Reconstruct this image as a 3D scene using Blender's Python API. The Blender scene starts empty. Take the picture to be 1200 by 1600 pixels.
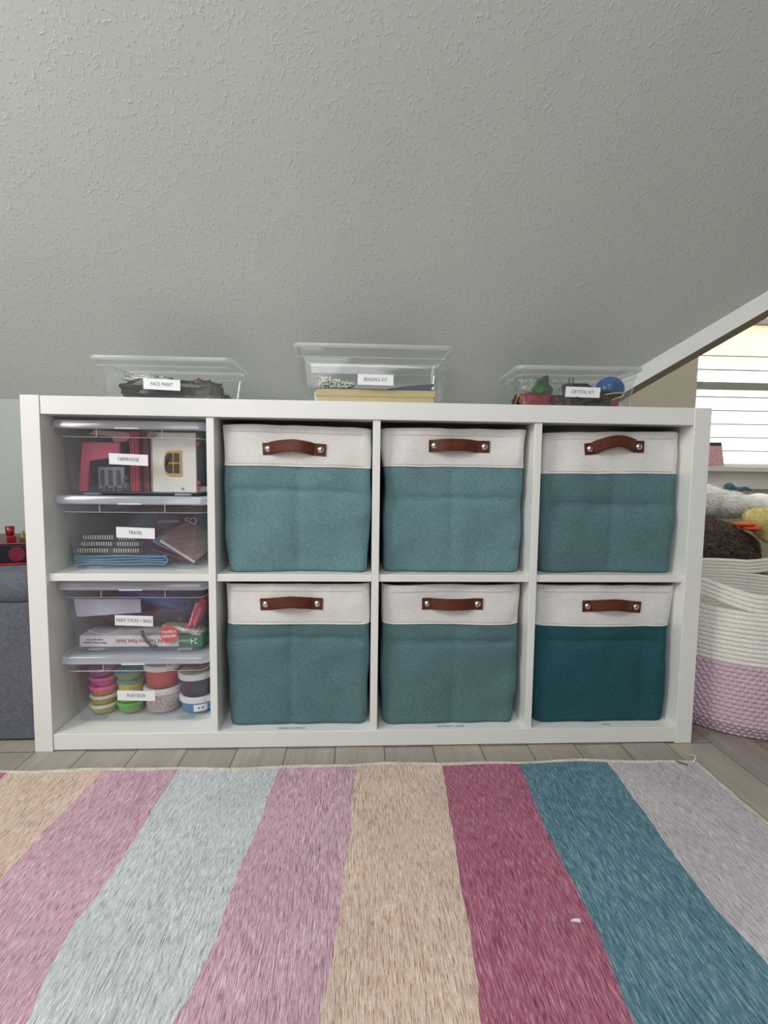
import bpy, bmesh, math, random
from mathutils import Vector, Matrix, Euler, noise as mnoise
PI = math.pi
R = math.radians
random.seed(7)
SC = bpy.context.scene
COL = SC.collection

# ------------------------------------------------------------------ camera, world, lights, exposure
cd = bpy.data.cameras.new('camera'); cam = bpy.data.objects.new('camera', cd); COL.objects.link(cam)
cd.sensor_fit = 'HORIZONTAL'; cd.sensor_width = 36.0; cd.lens = 36.0 * 782.7 / 1200.0
cd.clip_start = 0.02; cd.clip_end = 60
cam.location = (0.6975, -1.0734, 0.6129)
cam.rotation_mode = 'XYZ'; cam.rotation_euler = (1.4916, -0.0125, -0.0471)
SC.camera = cam
SC.view_settings.view_transform = 'Standard'; SC.view_settings.look = 'None'
SC.view_settings.gamma = 1.0; SC.view_settings.use_curve_mapping = False
SC.view_settings.exposure = 0.0
try:
    SC.cycles.transparent_max_bounces = 48; SC.cycles.max_bounces = 14
    SC.cycles.caustics_reflective = False; SC.cycles.caustics_refractive = False
except Exception: pass

world = bpy.data.worlds.new('world'); SC.world = world; world.use_nodes = True
wb = world.node_tree.nodes['Background']
wb.inputs['Color'].default_value = (0.93, 0.97, 1.0, 1); wb.inputs['Strength'].default_value = 5.6

def area(name, loc, target, sx, sy, power, color):
    ld = bpy.data.lights.new(name, 'AREA'); ld.shape = 'RECTANGLE'; ld.size = sx; ld.size_y = sy
    ld.energy = power; ld.color = color
    o = bpy.data.objects.new(name, ld); COL.objects.link(o); o.location = loc
    o.rotation_euler = (Vector(target) - Vector(loc)).to_track_quat('-Z', 'Y').to_euler()
    return o
# daylight coming through the left wall's window, the window behind the camera and the roof window overhead
area('daylight_left_window', (-1.06, -0.95, 1.5), (0.45, -0.15, 0.6), 1.1, 0.9, 34, (1.0, 0.995, 0.97))
area('daylight_rear_window', (0.15, -3.3, 1.45), (0.45, 0.0, 0.9), 1.8, 1.4, 22, (0.97, 0.985, 1.0))
area('daylight_roof_window', (0.35, -1.75, 2.34), (0.55, -0.45, 0.3), 1.1, 1.0, 24, (0.97, 0.985, 1.0))

# ------------------------------------------------------------------ materials
def srgb(h):
    h = h.lstrip('#'); v = [int(h[i:i+2], 16) / 255 for i in (0, 2, 4)]
    return tuple(c / 12.92 if c <= .04045 else ((c + .055) / 1.055) ** 2.4 for c in v) + (1,)
MATS = {}
def newmat(name):
    m = bpy.data.materials.new(name); m.use_nodes = True; nt = m.node_tree
    return m, nt, nt.nodes['Principled BSDF']
def coords(nt, scale=(1, 1, 1), rot=(0, 0, 0), loc=(0, 0, 0)):
    tc = nt.nodes.new('ShaderNodeTexCoord'); mp = nt.nodes.new('ShaderNodeMapping')
    mp.inputs['Scale'].default_value = scale; mp.inputs['Rotation'].default_value = rot; mp.inputs['Location'].default_value = loc
    nt.links.new(tc.outputs['Object'], mp.inputs['Vector']); return mp.outputs['Vector']
def noise(nt, vec, scale, detail=2, rough=.5):
    n = nt.nodes.new('ShaderNodeTexNoise'); n.inputs['Scale'].default_value = scale
    n.inputs['Detail'].default_value = detail; n.inputs['Roughness'].default_value = rough
    nt.links.new(vec, n.inputs['Vector']); return n.outputs['Fac']
def ramp(nt, fac, stops):
    r = nt.nodes.new('ShaderNodeValToRGB'); e = r.color_ramp.elements
    e[0].position, e[0].color = stops[0]; e[1].position, e[1].color = stops[-1]
    for p, c in stops[1:-1]:
        k = e.new(p); k.color = c
    nt.links.new(fac, r.inputs['Fac']); return r.outputs['Color']
def bump(nt, b, h, strength, dist):
    k = nt.nodes.new('ShaderNodeBump'); k.inputs['Strength'].default_value = strength; k.inputs['Distance'].default_value = dist
    nt.links.new(h, k.inputs['Height']); nt.links.new(k.outputs['Normal'], b.inputs['Normal'])
def vary(c, f):
    return tuple(min(1, x * f) for x in c[:3]) + (1,)
def plain(name, hexc, rough=.5, metal=0, var=.06, scale=30, spec=.5, bmp=0):
    if name in MATS: return MATS[name]
    m, nt, b = newmat(name); c = srgb(hexc)
    v = coords(nt); n = noise(nt, v, scale)
    col = ramp(nt, n, [(.3, vary(c, 1 - var)), (.7, vary(c, 1 + var))])
    nt.links.new(col, b.inputs['Base Color'])
    b.inputs['Roughness'].default_value = rough; b.inputs['Metallic'].default_value = metal
    b.inputs['Specular IOR Level'].default_value = spec
    if bmp: bump(nt, b, n, bmp, .002)
    MATS[name] = m; return m
def fabric(name, hexc, var=.18, scale=700, bmp=.35, rough=.9):
    """woven cloth: crossing stretched noises"""
    m, nt, b = newmat(name); c = srgb(hexc)
    n1 = noise(nt, coords(nt, (1, 1, .12)), scale); n2 = noise(nt, coords(nt, (.12, .12, 1)), scale)
    n3 = noise(nt, coords(nt), 14, 3)
    a = nt.nodes.new('ShaderNodeMath'); a.operation = 'ADD'; nt.links.new(n1, a.inputs[0]); nt.links.new(n2, a.inputs[1])
    h = nt.nodes.new('ShaderNodeMath'); h.operation = 'MULTIPLY'; h.inputs[1].default_value = .5; nt.links.new(a.outputs[0], h.inputs[0])
    col = ramp(nt, h.outputs[0], [(.36, vary(c, 1 - var)), (.64, vary(c, 1 + var))])
    mx = nt.nodes.new('ShaderNodeMixRGB'); mx.blend_type = 'MULTIPLY'; mx.inputs[0].default_value = .5
    c2 = ramp(nt, n3, [(.3, (.85, .85, .85, 1)), (.7, (1, 1, 1, 1))])
    nt.links.new(col, mx.inputs[1]); nt.links.new(c2, mx.inputs[2]); nt.links.new(mx.outputs[0], b.inputs['Base Color'])
    b.inputs['Roughness'].default_value = rough; b.inputs['Specular IOR Level'].default_value = .15
    bump(nt, b, h.outputs[0], bmp, .0012)
    return m
def clear(name, tint=(.93, .95, .97), milk=.12, milkcol=(.8, .84, .9), rough=.08, gloss=1.0):
    """clear moulded plastic: see-through, a little milky, glossy by angle"""
    m = bpy.data.materials.new(name); m.use_nodes = True; nt = m.node_tree; nt.nodes.clear()
    out = nt.nodes.new('ShaderNodeOutputMaterial'); tr = nt.nodes.new('ShaderNodeBsdfTransparent'); tr.inputs[0].default_value = tint + (1,)
    df = nt.nodes.new('ShaderNodeBsdfDiffuse'); df.inputs[0].default_value = milkcol + (1,)
    tl = nt.nodes.new('ShaderNodeBsdfTranslucent'); tl.inputs[0].default_value = milkcol + (1,)
    m0 = nt.nodes.new('ShaderNodeMixShader'); m0.inputs[0].default_value = .4
    nt.links.new(df.outputs[0], m0.inputs[1]); nt.links.new(tl.outputs[0], m0.inputs[2])
    lw = nt.nodes.new('ShaderNodeLayerWeight'); lw.inputs['Blend'].default_value = .25
    n = noise(nt, coords(nt), 25)
    mk = nt.nodes.new('ShaderNodeMath'); mk.operation = 'MULTIPLY_ADD'; mk.inputs[1].default_value = .35; mk.inputs[2].default_value = milk * .9
    nt.links.new(lw.outputs['Facing'], mk.inputs[0])
    mn = nt.nodes.new('ShaderNodeMath'); mn.operation = 'MULTIPLY_ADD'; mn.inputs[1].default_value = milk * .3
    nt.links.new(n, mn.inputs[0]); nt.links.new(mk.outputs[0], mn.inputs[2])
    # facing^2 so that only grazing edges go milky
    pw = nt.nodes.new('ShaderNodeMath'); pw.operation = 'POWER'; pw.inputs[1].default_value = 3; nt.links.new(lw.outputs['Facing'], pw.inputs[0])
    nt.links.new(pw.outputs[0], mk.inputs[0])
    m1 = nt.nodes.new('ShaderNodeMixShader'); nt.links.new(mn.outputs[0], m1.inputs[0])
    nt.links.new(tr.outputs[0], m1.inputs[1]); nt.links.new(m0.outputs[0], m1.inputs[2])
    gl = nt.nodes.new('ShaderNodeBsdfGlossy'); gl.inputs['Roughness'].default_value = rough
    fr = nt.nodes.new('ShaderNodeMath'); fr.operation = 'POWER'; fr.inputs[1].default_value = 4.5; nt.links.new(lw.outputs['Facing'], fr.inputs[0])
    fm = nt.nodes.new('ShaderNodeMath'); fm.operation = 'MULTIPLY_ADD'; fm.inputs[1].default_value = .55*gloss; fm.inputs[2].default_value = .045*gloss; nt.links.new(fr.outputs[0], fm.inputs[0])
    m2 = nt.nodes.new('ShaderNodeMixShader'); nt.links.new(fm.outputs[0], m2.inputs[0])
    nt.links.new(m1.outputs[0], m2.inputs[1]); nt.links.new(gl.outputs[0], m2.inputs[2])
    nt.links.new(m2.outputs[0], out.inputs[0]); return m
def wallpaint(name, hexc, scale=150, strength=.35, dist=.004, lo=.5, hi=.66):
    m, nt, b = newmat(name); c = srgb(hexc)
    v = coords(nt); n = noise(nt, v, scale * .62, 2.5, .5); n2 = noise(nt, v, 2.5, 2)
    h = ramp(nt, n, [(lo, (0, 0, 0, 1)), (hi, (1, 1, 1, 1))])
    col = ramp(nt, n2, [(.3, vary(c, .97)), (.7, vary(c, 1.03))]); nt.links.new(col, b.inputs['Base Color'])
    b.inputs['Roughness'].default_value = .62; b.inputs['Specular IOR Level'].default_value = .3
    bump(nt, b, h, strength, dist); return m

M = {}
M['ceiling'] = wallpaint('ceiling_paint', 'CACEC8', 215, .40, .0015, .55, .72)
M['wall'] = wallpaint('wall_paint', 'AEB4AE', 260, .25, .001)
M['taupe'] = wallpaint('taupe_wall_paint', 'C8BBA8', 260, .2, .001)
M['trim'] = plain('white_trim_paint', 'D9D4CA', .4, var=.02)
M['beam'] = plain('beam_paint', 'D9DAD6', .5, var=.02)
M['white'] = plain('white_foil', 'F0F0EC', .22, var=.015, scale=6)
def teal(name, hexc): return fabric(name, hexc, .24, 1000, .5)
M['teal'] = teal('teal_linen', '6E9095'); M['teal_shaded'] = teal('teal_linen_shaded', '607F84'); M['teal_deep'] = teal('deep_teal_linen', '2C5A61')  # second tone is the same linen with dimmer light painted in
M['cream'] = fabric('cream_linen', 'E8E6E2', .08, 900, .3)
M['thread'] = plain('cream_thread', 'F3EEE4', .8); M['thread_dark'] = plain('taupe_thread', 'A89E94', .8)
M['leather'] = plain('brown_leather', '5E2C18', .38, var=.18, scale=60, bmp=.25)
M['leatherstitch'] = plain('leather_stitch', '4A1F10', .6)
M['chrome'] = plain('chrome', 'E8E6E2', .12, 1, var=.02)
M['plastic'] = clear('clear_plastic', (.985, .99, .995), .035, (.72, .76, .84), .06)
M['ridge'] = clear('plastic_edge', (.96, .97, .98), .5, (.9, .93, .97), .1)
M['lid'] = clear('milky_plastic', (.98, .985, .995), .42, (.86, .90, .98), .12, 1.6)
M['rim'] = clear('bin_rim_plastic', (.98, .985, .99), .42, (.85, .88, .9), .1)
M['plastic_top'] = clear('clear_plastic_bright', (.99, .995, .995), .022, (.85, .87, .88), .05, 1.2)
M['paper'] = plain('label_paper', 'F4F5F8', .55, var=.01); M['ink'] = plain('ink', '2A2A2E', .6)

# rug yarns
def yarn(name, base, light, dark):
    m, nt, b = newmat(name)
    v = coords(nt, (1, .065, 1)); n = noise(nt, v, 820, 1.5, .7); f = noise(nt, coords(nt, (1, .35, 1)), 800, 1); big = noise(nt, coords(nt), 7, 4, .6)
    col = ramp(nt, n, [(.34, srgb(dark)), (.46, srgb(base)), (.54, srgb(base)), (.66, srgb(light))])
    mx = nt.nodes.new('ShaderNodeMixRGB'); mx.blend_type = 'MULTIPLY'; mx.inputs[0].default_value = 1
    c2 = ramp(nt, big, [(.32, (.86, .86, .86, 1)), (.68, (1, 1, 1, 1))]); nt.links.new(col, mx.inputs[1]); nt.links.new(c2, mx.inputs[2])
    mx2 = nt.nodes.new('ShaderNodeMixRGB'); mx2.blend_type = 'MULTIPLY'; mx2.inputs[0].default_value = 1
    c3 = ramp(nt, f, [(.35, (.86, .86, .86, 1)), (.6, (1.0, 1.0, 1.0, 1))]); nt.links.new(mx.outputs[0], mx2.inputs[1]); nt.links.new(c3, mx2.inputs[2])
    nt.links.new(mx2.outputs[0], b.inputs['Base Color']); b.inputs['Roughness'].default_value = .95; b.inputs['Specular IOR Level'].default_value = .1
    bump(nt, b, n, .6, .003); return m
YARN = dict(mag=yarn('magenta_yarn', 'C0738C', 'DCAABA', '90506A'), peach=yarn('peach_yarn', 'EED2BF', 'FBF0E8', 'BC9684'),
            pink=yarn('pink_yarn', 'E2B6C6', 'F6E4EA', 'A87E94'), blue=yarn('pale_blue_yarn', 'DEE4E5', 'FFFFFF', 'A6AEB0'),
            teal=yarn('teal_yarn', '6A93A3', 'A9C3CC', '47707F'), lilac=yarn('lilac_grey_yarn', 'D8D0D4', 'F8F4F6', 'A69EA8'))
M['binding'] = fabric('rug_binding', 'CFC9BC', .25, 300, .6)

# plank floor
m, nt, b = newmat('grey_wood_planks'); v = coords(nt, (1, 1, 1), (0, 0, R(90)))
br = nt.nodes.new('ShaderNodeTexBrick'); nt.links.new(v, br.inputs['Vector'])
br.inputs['Scale'].default_value = 1; br.inputs['Brick Width'].default_value = 1.1; br.inputs['Row Height'].default_value = .108
br.inputs['Mortar Size'].default_value = .0012; br.inputs['Mortar Smooth'].default_value = .2; br.offset = .37
br.inputs['Color1'].default_value = srgb('B0A89E'); br.inputs['Color2'].default_value = srgb('BDB5AA'); br.inputs['Mortar'].default_value = srgb('5C5650')
g = noise(nt, coords(nt, (1, .08, 1)), 60, 5, .6); g2 = noise(nt, coords(nt, (1, .25, 1)), 9, 3, .6)
mx = nt.nodes.new('ShaderNodeMixRGB'); mx.blend_type = 'MULTIPLY'; mx.inputs[0].default_value = 1
nt.links.new(br.outputs['Color'], mx.inputs[1]); nt.links.new(ramp(nt, g, [(.3, (.78, .76, .74, 1)), (.7, (1, 1, 1, 1))]), mx.inputs[2])
mx2 = nt.nodes.new('ShaderNodeMixRGB'); mx2.blend_type = 'MULTIPLY'; mx2.inputs[0].default_value = 1
nt.links.new(mx.outputs[0], mx2.inputs[1]); nt.links.new(ramp(nt, g2, [(.35, (.80, .78, .76, 1)), (.65, (1, 1, 1, 1))]), mx2.inputs[2])
nt.links.new(mx2.outputs[0], b.inputs['Base Color']); b.inputs['Roughness'].default_value = .42; bump(nt, b, g, .15, .001)
M['floor'] = m

# ------------------------------------------------------------------ geometry helpers
class G:
    def __init__(s): s.v = []; s.f = []; s.mi = []; s.cur = 0
    def add(s, vs, fs):
        n = len(s.v); s.v += [tuple(p) for p in vs]; s.f += [tuple(i + n for i in f) for f in fs]; s.mi += [s.cur] * len(fs); return s
    def box(s, x0, x1, y0, y1, z0, z1, mat=None):
        vs = [Vector(p) for p in ((x0,y0,z0),(x1,y0,z0),(x1,y1,z0),(x0,y1,z0),(x0,y0,z1),(x1,y0,z1),(x1,y1,z1),(x0,y1,z1))]
        if mat is not None: vs = [mat @ p for p in vs]
        return s.add(vs, [(0,3,2,1),(4,5,6,7),(0,1,5,4),(1,2,6,5),(2,3,7,6),(3,0,4,7)])
    def prism(s, pts, y0, y1, mat=None):
        """polygon in x,z pushed from y0 to y1"""
        n = len(pts); vs = [Vector((x, y0, z)) for x, z in pts] + [Vector((x, y1, z)) for x, z in pts]
        if mat is not None: vs = [mat @ p for p in vs]
        return s.add(vs, [tuple(range(n)), tuple(range(2*n-1, n-1, -1))] + [(i, i+n, (i+1) % n + n, (i+1) % n) for i in range(n)])
    def loft(s, rings, cap0=True, cap1=True, closed=True):
        n = len(rings[0]); vs = [p for r in rings for p in r]; fs = []
        for k in range(len(rings) - 1):
            for i in range(n if closed else n - 1):
                j = (i + 1) % n; fs.append((k*n+i, k*n+j, (k+1)*n+j, (k+1)*n+i))
        if cap0: fs.append(tuple(range(n-1, -1, -1)))
        if cap1: fs.append(tuple((len(rings)-1)*n + i for i in range(n)))
        return s.add(vs, fs)
    def lathe(s, prof, c=(0, 0, 0), seg=28, mat=None):
        rings = []
        for r, z in prof:
            ring = [Vector((c[0] + r*math.cos(2*PI*i/seg), c[1] + r*math.sin(2*PI*i/seg), c[2] + z)) for i in range(seg)]
            if mat is not None: ring = [mat @ p for p in ring]
            rings.append(ring)
        return s.loft(rings)
    def tube(s, path, r, seg=8, closed=False):
        path = [Vector(p) for p in path]; rings = []; n = len(path)
        up = Vector((0, 0, 1))
        for i, p in enumerate(path):
            a = path[(i-1) % n] if (closed or i > 0) else p; b_ = path[(i+1) % n] if (closed or i < n-1) else p
            t = (b_ - a).normalized()
            if abs(t.dot(up)) > .95: u = t.cross(Vector((1, 0, 0))).normalized()
            else: u = t.cross(up).normalized()
            w = u.cross(t).normalized(); rr = r[i] if isinstance(r, (list, tuple)) else r
            rings.append([p + u*rr*math.cos(2*PI*k/seg) + w*rr*math.sin(2*PI*k/seg) for k in range(seg)])
        if closed: rings.append(rings[0]); return s.loft(rings, False, False)
        return s.loft(rings)
    def ball(s, c, r, seg=16, rings=10, fn=None):
        rs = r if isinstance(r, (tuple, list)) else (r, r, r); R_ = []
        for k in range(rings + 1):
            t = -PI/2 + PI*k/rings; t = max(-PI/2 + .02, min(PI/2 - .02, t))
            ring = []
            for i in range(seg):
                d = Vector((math.cos(t)*math.cos(2*PI*i/seg), math.cos(t)*math.sin(2*PI*i/seg), math.sin(t)))
                q = 1 + (fn(d) if fn else 0)
                ring.append(Vector((c[0] + d.x*rs[0]*q, c[1] + d.y*rs[1]*q, c[2] + d.z*rs[2]*q)))
            R_.append(ring)
        return s.loft(R_)
    def build(s, name, mats, parent=None, bevel=0, smooth=False, seg=2, subsurf=0):
        me = bpy.data.meshes.new(name); me.from_pydata(s.v, [], s.f)
        mats = mats if isinstance(mats, (list, tuple)) else [mats]
        for mm in mats: me.materials.append(mm)
        me.polygons.foreach_set('material_index', s.mi)
        bm = bmesh.new(); bm.from_mesh(me); bmesh.ops.recalc_face_normals(bm, faces=bm.faces); bm.to_mesh(me); bm.free()
        if smooth: me.polygons.foreach_set('use_smooth', [True] * len(me.polygons))
        o = bpy.data.objects.new(name, me); COL.objects.link(o)
        if bevel:
            k = o.modifiers.new('bevel', 'BEVEL'); k.width = bevel; k.segments = seg; k.limit_method = 'ANGLE'; k.angle_limit = R(35)
            me.polygons.foreach_set('use_smooth', [True] * len(me.polygons))
            me.set_sharp_from_angle(angle=R(40)) if hasattr(me, 'set_sharp_from_angle') else None
        if subsurf: k = o.modifiers.new('sub', 'SUBSURF'); k.levels = k.render_levels = subsurf
        if parent: o.parent = parent
        return o
def rrect(w, d, r, z, cx=0, cy=0, k=6, n=0):
    """rounded rectangle ring, counter-clockwise, n extra points along each side"""
    pts = []
    cs = [(cx+w/2-r, cy-d/2+r, -PI/2), (cx+w/2-r, cy+d/2-r, 0), (cx-w/2+r, cy+d/2-r, PI/2), (cx-w/2+r, cy-d/2+r, PI)]
    for q, (x, y, a) in enumerate(cs):
        arc = [Vector((x + r*math.cos(a + PI/2*i/k), y + r*math.sin(a + PI/2*i/k), z)) for i in range(k+1)]
        pts += arc
        if n:
            x2, y2, a2 = cs[(q+1) % 4]; e = Vector((x2 + r*math.cos(a2), y2 + r*math.sin(a2), z))
            for i in range(1, n): pts.append(arc[-1].lerp(e, i/n))
    return pts
def tag(o, label=None, cat=None, group=None, kind=None):
    if label: o['label'] = label
    if cat: o['category'] = cat
    if group: o['group'] = group
    if kind: o['kind'] = kind
    return o
def empty(name, loc=(0, 0, 0), rz=0, label=None, cat=None, group=None):
    o = bpy.data.objects.new(name, None); COL.objects.link(o); o.location = loc; o.rotation_euler = (0, 0, rz)
    o.empty_display_size = .05; return tag(o, label, cat, group)
def struct(name, g, m, **k): return tag(g.build(name, m, **k), kind='structure')
def text(name, body, size, mat, parent, loc, rot=(PI/2, 0, 0), xs=1.0, ext=.00015, spacing=1.0, align='CENTER', bold=0, width=None):
    cu = bpy.data.curves.new(name, 'FONT'); cu.body = body; cu.size = size; cu.extrude = ext; cu.align_x = align; cu.align_y = 'CENTER'
    cu.space_character = spacing; cu.offset = bold
    t = bpy.data.objects.new(name, cu); me = bpy.data.meshes.new_from_object(t); bpy.data.objects.remove(t)
    me.materials.clear(); me.materials.append(mat); me.name = name
    if width:
        xx = [v.co.x for v in me.vertices]; xs = width/(max(xx)-min(xx))
    o = bpy.data.objects.new(name, me); COL.objects.link(o); o.location = loc; o.rotation_euler = rot; o.scale = (xs, 1, 1)
    if parent: o.parent = parent
    return o

# ------------------------------------------------------------------ room shell
EY, EZ = .42, .807                                     # top of the knee wall
def hipx(z): return 1.318 + (z - EZ) * 1.44            # the diagonal end of the sloped ceiling
struct('floor', G().box(-1.7, 3.8, -3.5, 1.1, -.05, 0), M['floor'])
# 45 degree sloped ceiling with its diagonal right-hand end, then the flat part
TH = .1
top = 2.4; ty = EY - (top - EZ)
P = [(-1.7, EY, EZ), (hipx(EZ), EY, EZ), (hipx(top), ty, top), (-1.7, ty, top)]
g = G(); g.add([Vector(p) for p in P] + [Vector(p) + Vector((0, TH*.7, TH*.7)) for p in P], [(0,1,2,3), (7,6,5,4), (0,4,5,1), (1,5,6,2), (2,6,7,3), (3,7,4,0)])
struct('ceiling', g, M['ceiling'])
struct('ceiling', G().box(-1.7, 3.8, -3.5, ty, top, top+.1), M['ceiling'])
struct('ceiling', G().box(1.2, 3.8, ty, 1.1, top+.001, top+.1), M['ceiling'])
struct('wall_back', G().box(-1.7, hipx(EZ)-.02, EY, EY+.1, 0, EZ+.03), M['wall'])
struct('wall_left', G().box(-1.22, -1.12, -3.5, .5, 0, top), M['wall'])
struct('wall_front', G().box(-1.7, 3.8, -3.5, -3.4, 0, top), M['wall'])
struct('wall_right', G().box(3.7, 3.8, -3.4, 1.1, 0, top), M['wall'])
struct('wall_alcove', G().box(1.2, 1.29, EY+.1, 1.0, 0, top), M['taupe'])
# far wall of the dormer with the window opening
WX0, WX1, WZ0, WZ1 = 2.105, 3.05, .655, 1.75
WY = 1.0
g = G(); g.box(1.2, WX0, WY, WY+.12, 0, top); g.box(WX1, 3.8, WY, WY+.12, 0, top)
g.box(WX0, WX1, WY, WY+.12, 0, WZ0-.001); g.box(WX0, WX1, WY, WY+.12, WZ1, top)
struct('wall_far', g, M['taupe'])
# white trim along the diagonal edge
def hp(z, off=0): return Vector((hipx(z), EY - (z - EZ), z))
a, c = hp(EZ - .0), hp(top)
dn = Vector((0, 0, -.047)); bk = Vector((.034, .006, .0))
g = G(); g.add([a + Vector((0,0,.03)), a + dn, a + dn + bk, a + bk + Vector((0,0,.03)), c + Vector((0,0,.03)), c + dn, c + dn + bk, c + bk + Vector((0,0,.03))],
      [(0,1,2,3), (7,6,5,4), (0,4,5,1), (1,5,6,2), (2,6,7,3), (3,7,4,0)])
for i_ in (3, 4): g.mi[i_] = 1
struct('trim_1', g, [M['beam'], plain('taupe_underside_shade', '8A7E6E', .7, var=.03)])  # shade on the beam's underside painted in as a darker taupe
# window
w = empty('window_1', ((WX0+WX1)/2, WY+.05, WZ0)); tag(w, kind='structure')
hw = (WX1-WX0)/2; H_ = WZ1-WZ0
g = G(); g.box(-hw, -hw+.012, -.02, .05, 0, H_); g.box(hw-.035, hw, -.02, .05, 0, H_); g.box(-hw, hw, -.02, .05, 0, .012); g.box(-hw, hw, -.02, .05, H_-.04, H_)
g.build('window_frame', M['trim'], w, bevel=.002)
g = G(); g.box(-hw+.012, hw-.035, -.012, .03, .328, .362)
g.build('meeting_rail', plain('rail_vinyl_shaded', 'A39E90', .5), w, bevel=.003)  # white rail, its backlit shade painted in as a darker tone
G().box(-.03, .03, -.03, -.012, .352, .366).build('sash_lock', M['trim'], w, bevel=.002)
g = G(); g.box(-hw+.012, hw-.035, .008, .012, .012, .328); g.box(-hw+.012, hw-.035, .008, .012, .362, H_-.04)
gm = clear('window_glass', (.98, .99, .99), 0.0, (1, 1, 1), .01, .6)
g.build('pane', gm, w)
g = G(); g.box(WX0-.10, WX1+.1, WY-.045, WY+.05, WZ0-.022, WZ0); struct('trim_2', g, M['trim'], bevel=.003)
g = G(); g.box(WX0-.07, WX1+.07, WY-.018, WY+.001, WZ0-.095, WZ0-.022); struct('trim_3', g, M['trim'], bevel=.002)
struct('baseboard_far', G().box(1.3, 3.7, WY-.014, WY+.001, 0, .1), M['trim'], bevel=.003)

# neighbour's house
nh = empty('neighbour_house', (5.5, 4.0, 0), 0, 'white lap sided house wall seen outside through the window', 'house')
g = G(); z = -.9; st = .137
while z < 1.80:
    g.add([Vector(p) for p in ((-4,-.018,z),(4.5,-.018,z),(4.5,0,z),(-4,0,z),(-4,-.002,z+st),(4.5,-.002,z+st),(4.5,.05,z+st),(-4,.05,z+st))],
          [(0,3,2,1),(4,5,6,7),(0,1,5,4),(1,2,6,5),(2,3,7,6),(3,0,4,7)]); z += st
g.build('siding', plain('white_siding', 'DEDCD2', .6, var=.02), nh)
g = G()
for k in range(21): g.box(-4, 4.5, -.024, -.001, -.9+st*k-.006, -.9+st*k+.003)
g.build('lap_shadow_strip', plain('lap_shadow_dark', '2E2A24', .9), nh)  # dark strips that paint in the shadow lines under the laps
G().box(-4, 4.5, -.02, .05, 1.82, 2.15).build('frieze_board', plain('cream_board', 'A39672', .6, var=.06, scale=5), nh)
G().box(-4, 4.5, -.10, .05, 2.15, 2.20).build('eave_board', plain('brown_board', '3A3020', .6), nh)
G().box(-4, 4.5, -.06, .05, 2.20, 2.9).build('upper_wall', plain('cream_wall', 'B09C70', .6), nh)

# ------------------------------------------------------------------ shelf unit
T_, C_, D_ = .038, .335, .016
W_ = 2*T_ + 4*C_ + 3*D_; H0 = 2*T_ + 2*C_ + D_; DEP = .385
sh = empty('cube_shelf', (0, 0, 0), 0, 'white eight cube shelf unit standing against the low wall behind the striped rug', 'shelf unit')
BV = .0009
for x in (0, W_ - T_): G().box(x, x+T_, 0, DEP, 0, H0).build('side_panel', M['white'], sh, bevel=BV)
G().box(T_+.0006, W_-T_-.0006, .002, DEP, H0-T_, H0-.0006).build('top_panel', M['white'], sh, bevel=BV)
G().box(T_+.0006, W_-T_-.0006, .002, DEP, .0025, T_).build('bottom_panel', M['white'], sh, bevel=BV)
XS = []
for i in range(3):
    x = T_ + C_*(i+1) + D_*i; G().box(x, x+D_, .006, DEP-.002, T_+.0002, H0-T_-.0002).build('divider', M['white'], sh, bevel=BV)
for i in range(4):
    x = T_ + (C_+D_)*i; XS.append(x); G().box(x+.0006, x+C_-.0006, .010, DEP-.004, T_+C_, T_+C_+D_).build('shelf', M['white'], sh, bevel=BV)
ZB, ZT = T_, T_ + C_ + D_
def shelf_label(s, x, y, z, size):
    text('label_lettering', s, size, M['ink'], sh, (x, y, z + .0003), (0, 0, 0), .95, .0001)
shelf_label('MISCELLANEOUS', .548, .0165, ZB, .0085); shelf_label('ANIMALS + CARS', .908, .0165, ZB, .0085); shelf_label('TECH', 1.27, .0165, ZB, .0085)

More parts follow.
